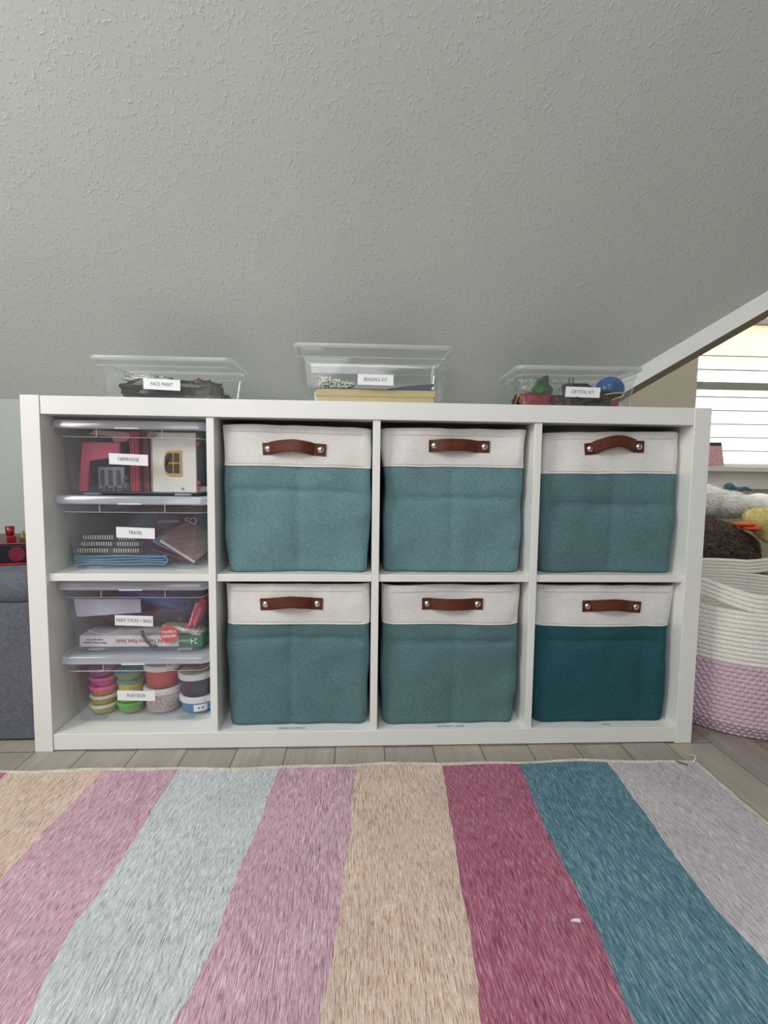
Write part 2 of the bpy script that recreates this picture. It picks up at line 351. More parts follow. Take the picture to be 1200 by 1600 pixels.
# ------------------------------------------------------------------ fabric baskets
def make_basket(x, z, w_, h, label, mat, seed, handle, tilt=0, rot=0, band=.085, y=.035, flare=.004, rim=None, cz=.56, cx=0., amp=1.):
    """w_ width, h height; handle = (x offset, z below rim, sag, tilt)"""
    root = empty('fabric_basket', (x, y + .1575, z), rot, label, 'basket', 'teal fabric cube baskets')
    d = .315; rnd = random.Random(seed); off = Vector((seed*3.1, seed*1.7, seed))
    nz = 70; zs = [h*i/nz for i in range(nz+1)]
    bulge = rnd.uniform(.5, 1)
    def topz(px):                                             # uneven rim
        return (rim(px/w_) if rim else 0)
    def shape(p, z_, inner):
        t = z_/h; q = Vector(p)
        # side profile
        sx = (q.x/(w_/2))
        wv = .006*math.sin(PI*t)*bulge - .001*(1-t)
        q.x += (1 if q.x > 0 else -1)*abs(sx)**3*(wv + flare*max(0, (t-.72)/.28)**1.5 + .008*mnoise.noise(Vector((0, t*3.2, sx)) + off))
        n = mnoise.noise(Vector((q.x*7, t*2.2, q.y*7)) + off)
        n2 = mnoise.noise(Vector((q.x*18, t*6, q.y*18)) + off)
        front = max(0, -(q.y)/(d/2))**4; back = max(0, q.y/(d/2))**4
        cr = -.0075*math.exp(-abs(t-cz-.02*n2)/.05)*(1-max(0,(t-.74)/.26)) - .0042*math.exp(-abs(t-cz)/.009)*(.6+.6*n2)
        cv = -.0036*math.exp(-abs(q.x/w_-cx-.02*n2)/.06)*(1 if t < .72 else .25) - .0014*math.exp(-abs(q.x/w_-cx)/.006)*(1 if t < .72 else 0)
        cc = math.exp(-((abs(sx)-.93)/.07)**2)*.004*mnoise.noise(Vector((sx*2, t*8, 3)) + off)
        dy = amp*((cr + cv)*(1-abs(sx)**6) + .011*n + .0035*n2 + 1.6*cc) + .004*math.sin(PI*t)*(1-abs(sx)**4)
        q.y += -dy*front + dy*back
        q.z = z_ + (topz(q.x)*max(0, t-.3)/.7) + .002*n2*t
        return q
    ws = lambda t: w_*(.994 + .006*t)
    rout = [[shape(p, z_, 0) for p in rrect(ws(z_/h), d, .022, z_, n=34, k=5)] for z_ in zs]
    def ring(kk, inset):
        r = []
        for p in rout[kk]:
            c = Vector((0, 0, p.z)); v = (c - p); L = math.hypot(v.x, v.y); r.append(p + Vector((v.x, v.y, 0))/L*inset)
        return r
    kb = min(range(nz+1), key=lambda i: abs(zs[i] - (h-band)))
    # body
    g = G(); base = [p.copy() for p in ring(0, .008)]
    for p in base: p.z = 0
    r1 = [p.copy() for p in ring(0, .002)]
    for p in r1: p.z = .002
    for r_ in rout[1:]:
        pass
    low = [base, r1] + [[Vector(p) for p in r_] for r_ in rout[2:kb+1]]
    innr = [ring(kb, .004)] + [ring(k, .004) for k in range(kb-1, 3, -6)]
    g.loft(low + innr, True, True)
    body = g.build('body', mat, root, smooth=True)
    # cream band with folded rim
    g = G()
    bandr = [ring(kb, -.0012)] + [[p + Vector((p.x, p.y, 0)).normalized()*.0012 for p in rout[k]] for k in range(kb, nz+1)]
    topring = [p + Vector((0, 0, .0022)) for p in ring(nz, .001)]
    inn = [ring(nz, .0045)] + [ring(k, .0045) for k in range(nz-1, kb-1, -3)]
    g.loft(bandr + [topring] + inn, False, False)
    g.loft([ring(kb, -.0012), ring(kb, .0045)], False, False)
    g.build('cuff', M['cream'], root, smooth=True)
    # stitching: dashes that follow the front
    nfront = [i for i, p in enumerate(rout[kb]) if p.y < -d/2 + .03 and abs(p.x) < w_/2 - .012]
    def dash(kk, dz, ln, m_, nm, th=.0006):
        pts = sorted([rout[kk][i] + Vector((0, -.0016, dz)) for i in nfront], key=lambda p: p.x); g = G()
        xx = pts[0].x; i = 0
        while xx < pts[-1].x - ln:
            while i < len(pts)-2 and pts[i+1].x < xx: i += 1
            f = (xx - pts[i].x)/max(1e-6, pts[i+1].x - pts[i].x); p = pts[i].lerp(pts[i+1], f)
            g.box(p.x, p.x+ln*.62, p.y-.0004, p.y+.0006, p.z-th, p.z+th); xx += ln
        g.build(nm, m_, root)
    ks = min(range(nz+1), key=lambda i: abs(zs[i] - (h-.015)))
    dash(ks, 0, .0042, M['thread_dark'], 'rim_stitching', .0005); dash(kb, .0045, .0042, M['thread_dark'], 'seam_stitching', .0005)
    pts = [rout[kb][i] + Vector((0, -.0014, .0005)) for i in range(len(rout[kb]))]
    G().tube(pts, .0011, 6, True).build('piping', M['thread'], root, smooth=True)
    # leather handle
    hx, hz, sag, tl, asym = handle
    L = .138; wd = .0262; n = 34; rows = []
    for i in range(n+1):
        u = i/n*2-1
        px = hx + L/2*u*.995
        kk = min(range(nz+1), key=lambda k_: abs(zs[k_] - (h-hz))); fr = min(nfront, key=lambda i_: abs(rout[kk][i_].x - px)); fy = rout[kk][fr].y
        arch = (1 - (abs((u-asym))/(.70))**2) if abs(u-asym) < .70 else 0
        arch = max(0, arch)
        yy = fy - .0042 - .0155*arch**.8
        zz = h - hz + sag*(arch**.9) + tl*u*.5 + (-.0035*abs(u) if sag > .004 else 0)
        rows.append((px, yy, zz))
    g = G(); rings = []
    for i, (px, yy, zz) in enumerate(rows):
        sl = (rows[min(n, i+1)][2] - rows[max(0, i-1)][2])/(rows[min(n, i+1)][0] - rows[max(0, i-1)][0]); dx = -sl*wd/2*.9
        rings.append([Vector((px+dx, yy, zz+wd/2)), Vector((px-dx, yy, zz-wd/2)), Vector((px-dx, yy+.0026, zz-wd/2)), Vector((px+dx, yy+.0026, zz+wd/2))])
    g.loft(rings); hd = g.build('handle', M['leather'], root, bevel=.0007)
    g = G()
    for sgn in (1, -1):
        for i in range(1, n*3):
            f = i/3; a_ = int(f); b_ = min(n, a_+1); q = f-a_
            px, yy, zz = [rows[a_][k]*(1-q) + rows[b_][k]*q for k in range(3)]
            g.box(px-.0008, px+.0008, yy-.0004, yy+.0002, zz+sgn*(wd/2-.0028)-.0003, zz+sgn*(wd/2-.0028)+.0003)
    g.build('stitching', M['leatherstitch'], hd)
    for i in (int(n*.10), n-int(n*.10)):
        px, yy, zz = rows[i]; g = G()
        mt = Matrix.Translation((px, yy, zz)) @ Matrix.Rotation(PI/2, 4, 'X')
        g.lathe([(.0072, -.0006), (.0073, .0006), (.0064, .0022), (.0045, .0034), (.002, .0041), (.0003, .0043)], seg=22, mat=mt)
        g.build('rivet', M['chrome'], hd, smooth=True)
    return root
bx = XS
def rm(a=0, b_=0, c_=0): return lambda u: a*u + b_*(1-4*u*u)*.5 + c_
make_basket(bx[1]+.171, ZT, .320, .320, 'teal basket with cream cuff, top row, next to the clear farmhouse bin', M['teal'], 3, (-.006, .046, .005, -.001, -.1), flare=.004, rim=rm(-.004, .002), band=.086, cx=.0, cz=.56)
make_basket(bx[2]+.166, ZT, .312, .319, 'teal basket with cream cuff, top row middle, below the beading kit bin', M['teal'], 8, (.007, .036, .003, 0, -.15), flare=.009, rim=rm(.002, .002), band=.084, cx=-.02, cz=.52, rot=R(1))
make_basket(bx[3]+.172, ZT, .314, .318, 'teal basket with cream cuff and bowed strap, top row beside the right end panel', M['teal_shaded'], 14, (.003, .030, .011, .008, 0), flare=.002, rim=rm(.006, .0), band=.092, cx=.02, cz=.49)
make_basket(bx[1]+.173, ZB, .316, .323, 'teal basket with cream cuff above the MISCELLANEOUS lettering, bottom row', M['teal_shaded'], 21, (-.014, .038, .005, .001, 0), flare=.003, rim=rm(0, .002), band=.086, cx=-.05, cz=.62, y=.03)
make_basket(bx[2]+.167, ZB, .310, .322, 'teal basket with cream cuff above the ANIMALS + CARS lettering, bottom row', M['teal_shaded'], 29, (.0, .040, .001, 0, 0), flare=.004, rim=rm(0, .001), band=.087, cx=.03, cz=.59, y=.03)
make_basket(bx[3]+.170, ZB, .314, .322, 'darkest green-teal basket with cream cuff, bottom row beside the right end panel', M['teal_deep'], 35, (.012, .043, .005, -.003, 0), flare=.005, rim=rm(0, .001), band=.092, cx=.3, cz=.6, y=.028, amp=.8)

# ------------------------------------------------------------------ clear bins
def make_bin(x, y, z, w_, d, h, label, words, rot=0, lid=True, lx=0, lz=None, ltilt=0, wsize=.0088, bm=None, ltw=.083, ledge=.022, xs=.86):
    root = empty('storage_bin', (x, y, z), rot, label, 'storage bin')
    bh = h - (.016 if lid else 0); bm = bm or M['plastic']; tw = w_ - (.022 if lid else .012); bw = tw - .032; r = .016; t = .0016
    td = d - .016; bd = td - .03
    def wd(q): return bw + (tw-.006-bw)*q, bd + (td-.006-bd)*q
    zl = bh - ledge; g = G(); rings = []
    cy = d/2
    for zz, ins in ((0.003, .006), (.0045, .002), (.009, 0)):
        a, b_ = wd(zz/bh); rings.append(rrect(a-2*ins, b_-2*ins, r, zz, 0, cy))
    for i in range(1, 6):
        zz = .009 + (zl-.009)*i/5; a, b_ = wd(zz/bh); rings.append(rrect(a, b_, r, zz, 0, cy))
    a, b_ = wd(zl/bh); rings.append(rrect(a+.005, b_+.005, r, zl+.002, 0, cy)); rings.append(rrect(tw, td, r, bh-.004, 0, cy))
    inner = [rrect(tw-2*t, td-2*t, r-t, bh-.004, 0, cy), rrect(a+.005-2*t, b_+.005-2*t, r-t, zl+.002, 0, cy), rrect(a-2*t, b_-2*t, r-t, zl-.001, 0, cy)]
    a0, b0 = wd(.009/bh); inner += [rrect(a0-2*t, b0-2*t, r-t, .008, 0, cy), rrect(a0-.008, b0-.008, r-t-.002, .0055, 0, cy)]
    g.loft(rings + inner, True, True); body = g.build('body', bm, root, smooth=False, bevel=0)
    body.data.polygons.foreach_set('use_smooth', [True]*len(body.data.polygons)); body.data.set_sharp_from_angle(angle=R(35))
    # bright moulded ledge line, rim and feet
    G().tube(rrect(a+.0048, b_+.0048, r, zl+.001, 0, cy), .0007, 5, True).build('ledge', M['ridge'], root)
    for sx in (-1, 1):
        G().box(sx*bw*.36-.016, sx*bw*.36+.016, cy-bd/2+.012, cy-bd/2+.03, 0, .0035).build('foot', M['ridge'], root, bevel=.001)
    g = G(); g.loft([rrect(tw+.001, td+.001, r, bh-.004, 0, cy), rrect(tw+.009, td+.009, r+.003, bh-.0035, 0, cy), rrect(tw+.009, td+.009, r+.003, bh-.001, 0, cy), rrect(tw+.001, td+.001, r, bh, 0, cy),
                     rrect(tw-.004, td-.004, r-.002, bh, 0, cy), rrect(tw-.004, td-.004, r-.002, bh-.004, 0, cy), rrect(tw+.001, td+.001, r, bh-.004, 0, cy)], False, False)
    if not lid:
        g = G(); s = .010
        g.loft([rrect(tw, td, r, bh-s, 0, cy), rrect(tw+.010, td+.010, r+.003, bh-s+.001, 0, cy), rrect(tw+.012, td+.012, r+.004, bh-.002, 0, cy), rrect(tw+.008, td+.008, r+.003, bh, 0, cy),
                rrect(tw-.002, td-.002, r-.002, bh, 0, cy), rrect(tw-.003, td-.003, r-.002, bh-s, 0, cy), rrect(tw, td, r, bh-s, 0, cy)], False, False)
    g.build('rim', M['rim'], root, smooth=True, bevel=0)
    if lid:
        # grip outlines on the front, left and right
        for sx in (-1, 1):
            x1 = sx*tw*.5 - sx*.085; yf = cy - td/2
            g = G(); g.box(x1-.0006, x1+.0006, yf-.0006, yf+.0028, zl+.001, bh-.004)
            g.build('grip_edge', M['ridge'], root)
        L = w_; Dp = d; zb = h-.018; g = G()
        rs = [rrect(L-.003, Dp-.003, .02, zb, 0, cy), rrect(L, Dp, .021, zb+.0015, 0, cy), rrect(L-.001, Dp-.001, .021, zb+.012, 0, cy), rrect(L-.005, Dp-.005, .019, h-.0025, 0, cy), rrect(L-.012, Dp-.012, .017, h-.001, 0, cy),
              rrect(L-.026, Dp-.026, .014, h-.001, 0, cy), rrect(L-.030, Dp-.030, .013, h-.0045, 0, cy)]
        ins = [rrect(L-.030, Dp-.030, .013, h-.0065, 0, cy), rrect(L-.022, Dp-.022, .014, h-.0035, 0, cy), rrect(L-.008, Dp-.008, .017, h-.0045, 0, cy), rrect(L-.005, Dp-.005, .019, zb, 0, cy)]
        g.loft(rs, False, True); g.loft(ins[::-1], False, True); g.loft([rs[0], ins[-1]], False, False)
        ld = g.build('lid', M['lid'], root); ld.data.polygons.foreach_set('use_smooth', [True]*len(ld.data.polygons)); ld.data.set_sharp_from_angle(angle=R(35))
        G().box(-.026, .024, -.0012, .0016, zb-.001, zb+.0012).build('latch_lip', plain('white_plastic_lip', 'F2F4F8', .3), ld)
    # paper label on the front wall
    lz = lz if lz is not None else bh*.5
    q = lz/bh; fy = cy - wd(q)[1]/2; sl = math.atan2((wd(1)[1]-wd(0)[1])/2, bh)
    lb = G().box(-ltw/2, ltw/2, -.0006, 0, -.012, .012).build('label', M['paper'], root)
    lb.location = (lx, fy-.0012, lz); lb.rotation_euler = (sl, ltilt, 0)
    text('lettering', words, .0112, M['ink'], lb, (0, -.0008, 0), (PI/2, 0, 0), xs, .0001, 1.12, bold=0, width=.0049*len(words) if len(words) < 15 else .0765)
    return root
BX = .2005
bf = make_bin(BX, .030, ZT+.1665, .330, .30, .162, 'clear lidded bin marked FARMHOUSE, topmost in the left column of the shelf', 'FARMHOUSE', lx=-.006, lz=.078, ltilt=R(2.0))
bt = make_bin(BX+.001, .032, ZT, .331, .30, .1665, 'clear lidded bin marked TRAVEL, second from top in the left column', 'TRAVEL', lx=.003, lz=.084, ltilt=R(2))
bp = make_bin(BX-.001, .030, ZB+.163, .330, .30, .166, 'clear lidded bin marked PAINT STICKS + BAGS, third down in the left column', 'PAINT STICKS + BAGS', lx=-.003, lz=.075, wsize=.0085, xs=.78, ltilt=R(2))
bd_ = make_bin(BX, .028, ZB, .331, .30, .163, 'clear lidded bin marked PLAY-DOH, bottom of the left column', 'PLAY-DOH', lx=-.003, lz=.066, ltilt=R(1.5))
b1 = make_bin(.2445, .10, H0, .322, .19, .106, 'clear open bin marked FACE PAINT on top of the shelf, left', 'FACE PAINT', lid=False, lx=-.003, lz=.045, bm=M['plastic_top'], ltilt=R(2))
b2 = make_bin(.727, .09, H0, .372, .22, .142, 'largest clear open bin on top of the shelf, marked BEADING KIT', 'BEADING KIT', lid=False, lx=.004, lz=.064, bm=M['plastic_top'], ledge=.03, ltilt=R(.5))
b3 = make_bin(1.214, .10, H0, .306, .19, .106, 'clear open bin marked CRYSTAL KIT on top of the shelf, right', 'CRYSTAL KIT', lid=False, lx=.011, lz=.047, bm=M['plastic_top'], rot=R(-1.5), ltilt=R(1))

# ---- inside the FARMHOUSE bin
FZ = ZT + .1665 + .0062
pk = plain('pink_toy_plastic', 'C4506A', .4, var=.1, scale=12); pk2 = plain('light_pink_toy_plastic', 'E3A9A4', .4)
rd = plain('raspberry_plastic', 'B32E4E', .4); dr = plain('dark_red_plastic', '6B1C36', .5); tn = plain('tan_plastic', 'CDB58F', .5)
wh = plain('ivory_plastic', 'F1EEE4', .4); yl = plain('yellow_plastic', 'E3AC3E', .4); gy = plain('dark_grey_plastic', '4A4A50', .5); lg = plain('grey_plastic', '8C8C90', .5)
T2 = lambda x, y, z, rz=0, rx=0, ry=0: Matrix.Translation((x, y, z)) @ Euler((rx, ry, rz)).to_matrix().to_4x4()
o = G().prism([(.066, FZ), (.086, FZ), (.092, .630), (.158, .640), (.160, .672), (.078, .672)], .082, .090).build('toy_gable', pk, bevel=.0015)
tag(o, 'pink plastic toy arch panel in the left half of the farmhouse bin', 'toy')
g = G().prism([(.082, .690), (.180, .682), (.180, .692), (.166, .697), (.098, .701)], .098, .128); g.prism([(.130, .690), (.178, .690), (.166, .676), (.138, .672)], .1, .125)
tag(g.build('toy_gutter', pk2, bevel=.002), 'pale pink toy roof gutter above the pink arch panel', 'toy')
o = G().box(.182, .200, .085, .130, FZ, .699).build('toy_post', rd, bevel=.002); tag(o, 'raspberry red toy post standing beside the ivory toy wall', 'toy')
for k in range(3): G().box(.181+.0065*k, .1835+.0065*k, .083, .0855, FZ+.002, .697).build('rib', rd, o)
tag(G().box(.204, .217, .095, .15, FZ, .699).build('toy_board', dr, bevel=.001), 'dark red toy board behind the raspberry post', 'toy')
tag(G().box(.2185, .2265, .10, .15, FZ, .699).build('toy_board', tn, bevel=.001), 'tan toy board between the dark red board and the ivory wall', 'toy')
o = empty('toy_wall', (.279, .081, FZ), 0, 'ivory toy house wall with a yellow arched window, in the farmhouse bin', 'toy')
G().box(-.048, .048, 0, .006, 0, .134).build('panel', wh, o, bevel=.001)
wf = []
for a_ in range(9):
    t = a_/8; wf.append((-.017 - .006*math.sin(PI*t), .040 + .05*t))
outer = wf + [(-.010, .094), (.016, .094), (.016, .037), (-.010, .037)]
G().prism(outer, -.004, 0).build('window_frame', yl, o, bevel=.0008)
G().prism([(-.0185, .050), (-.0185, .080), (-.012, .088), (-.0025, .088), (-.0025, .0675), (-.019, .0675)], -.0055, -.0035).build('pane', plain('dark_pane', '3C342E', .2), o)
G().prism([(-.0185, .048), (-.019, .064), (-.0025, .064), (-.0025, .043), (-.012, .043)], -.0055, -.0035).build('pane', MATS['dark_pane'], o)
G().box(.0005, .0125, -.0055, -.0035, .0675, .088).build('pane', MATS['dark_pane'], o); G().box(.0005, .0125, -.0055, -.0035, .043, .064).build('pane', MATS['dark_pane'], o)
for zz in (.008, .022, .110, .123): G().box(.0485, .0545, 0, .008, zz-.004, zz+.004).build('peg', rd, o, bevel=.0015)
g = G(); g.lathe([(.003, 0), (.003, .001)], seg=12, mat=T2(.018, -.0002, .008, rx=PI/2)); g.build('screw', lg, o)
o = G().box(.218, .35, .125, .215, FZ, FZ+.012).build('toy_floor', wh, bevel=.001); tag(o, 'ivory toy floor plate lying behind the toy wall', 'toy')
o = G().box(.098, .158, .105, .165, FZ, .618).build('toy_barn', lg, bevel=.002); tag(o, 'grey toy barn piece under the pink arch panel', 'toy')
for k in range(3): G().box(.104+.018*k, .112+.018*k, .1035, .1055, .575, .61).build('slot', gy, o)
g = G(); g.ball((.168, .095, FZ+.012), (.011, .011, .012)); g.ball((.168, .095, FZ+.03), (.008, .008, .008)); g.tube([(.16, .095, FZ+.004), (.15, .093, FZ+.002)], .004); tag(g.build('toy_animal', gy, smooth=True), 'small dark grey toy animal beside the raspberry post', 'toy')
g = G()
for k in range(5): g.box(.104+k*.010, .111+k*.010, .094, .102, FZ, FZ+.008+.004*(k % 2))
tag(g.build('toy_fence', gy, bevel=.0008), 'low dark toy fence in front of the grey barn piece', 'toy')
o = empty('toy_charm', (.226, .072, .700), 0, 'grey oval charm hanging from a dark loop at the top of the farmhouse bin', 'toy')
G().ball((.008, 0, -.010), (.010, .003, .008)).build('disc', lg, o, smooth=True)
G().tube([(.004*math.cos(t*PI/6), 0, .001+.004*math.sin(t*PI/6)) for t in range(12)], .0012, 6, True).build('loop', gy, o)
for i, (xx, cc, nm) in enumerate(((.335, '3A4048', 'slate'), (.345, '55606A', 'blue grey'))):
    tag(G().box(xx-.003, xx+.003, .14-.02*i, .24, FZ+(.013 if i == 0 else 0), FZ+.11).build('toy_board', plain(nm.replace(' ', '_')+'_board', cc), bevel=.001), nm+' toy board upright at the right end of the farmhouse bin', 'toy')
tag(G().box(.06, .33, .235, .30, FZ, FZ+.12).build('toy_roof', plain('charcoal_toy', '47444C', .6), bevel=.004), 'charcoal toy roof filling the rear of the farmhouse bin', 'toy')

# ---- inside the TRAVEL bin
TZ = ZT + .0062
blue = plain('sky_blue_folder', '5AA6C4', .35, var=.08); bk_ = plain('black_cover', '24242A', .5); wr = plain('wire', 'F0EBE4', .35, 0)
o = empty('document_wallet', (.155, .075, TZ), 0, 'folded sky blue plastic wallet at the bottom of the travel bin', 'folder')
for k in range(4):
    z0 = .0015 + k*.0062; pts = []
    for i in range(15):
        u = i/14; pts.append((-.100 + .198*u + (k % 2)*.003, z0 + .0016*math.sin(u*PI)*(1-k*.3) + .001*math.sin(u*9+k)))
    G().prism([(a_, b_+.0014) for a_, b_ in pts] + [(a_, b_-.0008) for a_, b_ in pts[::-1]], 0, .15).build('sheet', blue, o)
G().tube([(.098 + .008*math.sin(PI*i/10), .0005, .0015 + .021*i/10) for i in range(11)], .0016, 6).build('folded_edge', blue, o)
for k in range(3):
    nb = empty('spiral_notebook', (.055 + .008*(k == 1) + .011*(k == 2), .079 + .002*k, TZ + .0275 + k*.0148), R((0, .6, -1)[k]),
               ('bottom', 'middle', 'top')[k] + ' black spiral notebook of the stack in the travel bin', 'notebook', 'spiral notebooks in the travel bin')
    G().box(0, .150 - .01*k, .004, .14, 0, .0012).build('back_cover', bk_, nb); G().box(.001, .149 - .01*k, .005, .139, .0013, .0082).build('pages', plain('notebook_pages', '38383E', .8), nb)
    G().box(0, .150 - .01*k, .004, .14, .0083, .0096).build('front_cover', bk_, nb); g = G()
    for i in range(26 - 2*k):
        if i in (13, 14): continue
        xx = .006 + i*.0053
        g.tube([(xx + .0006*math.cos(t*PI/4), .005 - .0045*math.cos(t*PI/4), .0048 + .0044*math.sin(t*PI/4)) for t in range(8)], .00115, 5, True)
    g.build('spiral_binding', wr, nb)
nb = empty('leather_notebook', (.238, .095, TZ+.055), 0, 'brown covered notebook leaning on end at the right of the travel bin', 'notebook')
mt = Matrix.Rotation(R(33), 4, 'Y') @ Matrix.Rotation(R(18), 4, 'X')
G().box(0, .092, 0, .13, -.004, .003, mt).build('pages', plain('white_pages', 'DAD8DA', .7), nb); G().box(-.001, .094, -.001, .132, .003, .0048, mt).build('cover', fabric('brown_speckled_cover', '8E7B76', .3, 160, .3), nb, bevel=.0006)
G().box(-.001, .094, -.001, .132, -.0055, -.004, mt).build('back_cover', MATS['black_cover'], nb)
mt = T2(.218, .10, TZ+.053) @ Matrix.Rotation(R(27), 4, 'Y') @ Matrix.Rotation(R(10), 4, 'X')
tag(G().box(0, .10, 0, .12, -.003, .002, mt).build('greeting_card', plain('teal_card', '5B8088', .6), bevel=.0006), 'teal card under the brown notebook in the travel bin', 'card')
mt = T2(.216, .098, TZ+.033) @ Matrix.Rotation(R(17), 4, 'Y')
tag(G().box(0, .10, 0, .10, -.003, .003, mt).build('passport_wallet', plain('maroon_vinyl', '5C2336', .5), bevel=.001), 'maroon vinyl wallet beneath the teal card in the travel bin', 'wallet')
def pillow(name, c, r, mat, seed, label, cat, rot=(0, 0, 0), amp=.12, sq=.55, parent=None):
    g = G(); offv = Vector((seed, seed*2, 0))
    def sg(v): return (1 if v >= 0 else -1)*abs(v)**sq
    rs = []; seg, rn = 40, 22; mt = Euler(rot).to_matrix()
    for k in range(rn+1):
        t = -PI/2 + PI*k/rn; t = max(-PI/2+.03, min(PI/2-.03, t)); ring = []
        for i in range(seg):
            a_ = 2*PI*i/seg; d = Vector((sg(math.cos(t))*sg(math.cos(a_)), sg(math.cos(t))*sg(math.sin(a_)), sg(math.sin(t))))
            q = 1 + amp*mnoise.noise(d*2.2 + offv) + amp*.5*mnoise.noise(d*6 + offv)
            ring.append(Vector(c) + mt @ Vector((d.x*r[0]*q, d.y*r[1]*q, d.z*r[2]*q)))
        rs.append(ring)
    g.loft(rs); o = g.build(name, mat, parent, smooth=True)
    if label: tag(o, label, cat)
    return o
dk = fabric('charcoal_nylon', '2E3038', .25, 300, .3); nv = plain('navy_nylon', '25304A', .45, var=.2, scale=40, bmp=.4)
o = pillow('nylon_pouch', (.13, .275, TZ+.062), (.085, .035, .060), fabric('grey_nylon', '3E434C', .2, 300, .3), 4, 'plain grey nylon pouch at the back left of the travel bin', 'pouch')
o = pillow('drawstring_pouch', (.26, .245, TZ+.085), (.082, .030, .048), dk, 9, 'dark pouch with scrawled white letters at the back right of the travel bin', 'pouch')
text('printed_letters', 'SQ', .022, plain('white_print', 'C8CBD0', .6), o, (.272, .205, TZ+.089), (PI/2, 0, 0), 1.1, .001)
tag(G().prism([(.19, TZ+.083), (.245, TZ+.085), (.238, TZ+.092), (.193, TZ+.090)], .205, .208).build('luggage_tag', lg), 'small grey luggage tag in front of the dark pouch in the travel bin', 'tag')

# ---- inside the PAINT STICKS + BAGS bin
QZ = ZB + .163 + .0062
bx_ = empty('paint_stick_box', (.062, .072, QZ), 0, 'long white and green box of paint sticks lying upside down in the third bin', 'box')
G().box(0, .222, 0, .07, 0, .026).build('carton', plain('white_card', 'E9E7E8', .5), bx_, bevel=.0008)
G().box(.2225, .276, 0, .07, 0, .026).build('green_end', plain('green_card', '2F7A4C', .5), bx_, bevel=.0008)
rt = (PI/2, PI, 0); red_i = plain('red_ink', 'B03040', .6); blu_i = plain('navy_ink', '30406A', .6)
text('lettering', 'Solid Tempera Paint Sticks', .0135, red_i, bx_, (.138, -.0006, .0135), rt, .80)
text('lettering', 'Paint on paper, posters,', .0068, blu_i, bx_, (.034, -.0006, .0095), rt, .8)
text('lettering', 'wood, and more', .0068, blu_i, bx_, (.034, -.0006, .0165), rt, .8)
text('lettering', '24', .018, M['paper'], bx_, (.256, -.0006, .0135), rt, 1); text('lettering', 'Colors', .009, M['paper'], bx_, (.234, -.0006, .0135), rt, .9)
o = G().prism([(.056, QZ+.070), (.062, QZ+.069), (.200, QZ+.079), (.199, QZ+.110), (.050, QZ+.111)], .074, .078).build('paper_packet', fabric('crinkled_white_paper', 'C9CCD8', .06, 60, .5), bevel=.001)
tag(o, 'flat white paper packet in the upper left of the third bin', 'packet')
o = pillow('plastic_bag', (.218, .165, QZ+.103), (.100, .070, .015), plain('blue_film', '2F4FA0', .3, var=.3, scale=30, bmp=.6), 3, 'folded blue plastic bag at the top of the third bin', 'bag', (0, R(12), 0), .3)
o = pillow('drawstring_bag', (.255, .16, QZ+.070), (.045, .06, .024), nv, 13, 'navy bag behind the label of the third bin', 'bag', (0, 0, 0), .25)
o = empty('zip_pouch', (.315, .09, QZ+.055), 0, 'red and pink crumpled pouch at the right end of the third bin', 'pouch')
pillow('fabric', (0.004, .02, .012), (.010, .03, .042), plain('coral_pink_cloth', 'D0506E', .6, var=.3, scale=60, bmp=.6), 17, None, None, (0, R(25), 0), .4, parent=o)
G().tube([(.008, -.012, .045), (0, -.014, .02), (-.008, -.012, -.008)], .0022, 6).build('zip', plain('pale_pink_zip', 'E8A0B4', .5), o)
o = pillow('mesh_sleeve', (.29, .095, QZ+.036), (.048, .022, .008), plain('silver_mesh', 'C9CAC4', .3, .5, var=.4, scale=400, bmp=.8), 6, 'silver mesh sleeve lying on the green end of the paint stick box', 'sleeve', (0, R(8), 0), .2)
pillow('leather_purse', (.15, .17, QZ+.055), (.075, .05, .018), plain('brown_purse', '5A4248', .5, var=.3, scale=20, bmp=.3), 8, 'dark brown purse below the white paper packet in the third bin', 'purse', (0, 0, 0), .2)
o = empty('prize_tag', (.266, .0625, QZ+.033), 0, 'round red tag reading YOU\'RE A WINNER in the third bin', 'tag')
g = G(); g.lathe([(.0195, -.0008), (.0195, .0008)], seg=40, mat=Matrix.Rotation(PI/2, 4, 'X')); g.build('disc', plain('coral_red_card', 'DE4D4A', .5), o)
text('lettering', "YOU'RE A", .0088, M['paper'], o, (0, -.0012, .0048), (PI/2, R(-5), 0), .85, bold=.0002); text('lettering', 'WINNER', .0095, M['paper'], o, (0, -.0012, -.0055), (PI/2, R(-5), 0), .85, bold=.0002)
g = G(); g.tube([(.205, .064, QZ+.040), (.208, .063, QZ+.028), (.215, .063, QZ+.015), (.226, .063, QZ+.006)], [.004, .0035, .003, .0022], 8)
tag(g.build('ribbon', plain('green_ribbon', '2E7048', .5), smooth=True), 'short green ribbon hanging across the front of the paint stick box', 'ribbon')
o = G().ball((.230, .0635, QZ+.004), (.010, .004, .0038)).build('pebble', gy, smooth=True); tag(o, 'small dark oval bead at the end of the green ribbon', 'bead')
g = G(); g.tube([(.085 + .075*t/10, .064, QZ+.042 - .012*math.sin(PI*t/10) + .004*t/10) for t in range(11)], .0007, 5); tag(g.build('cord', plain('white_cord', 'CFCFD4', .5), smooth=True), 'thin white cord drooping above the paint stick box', 'cord')

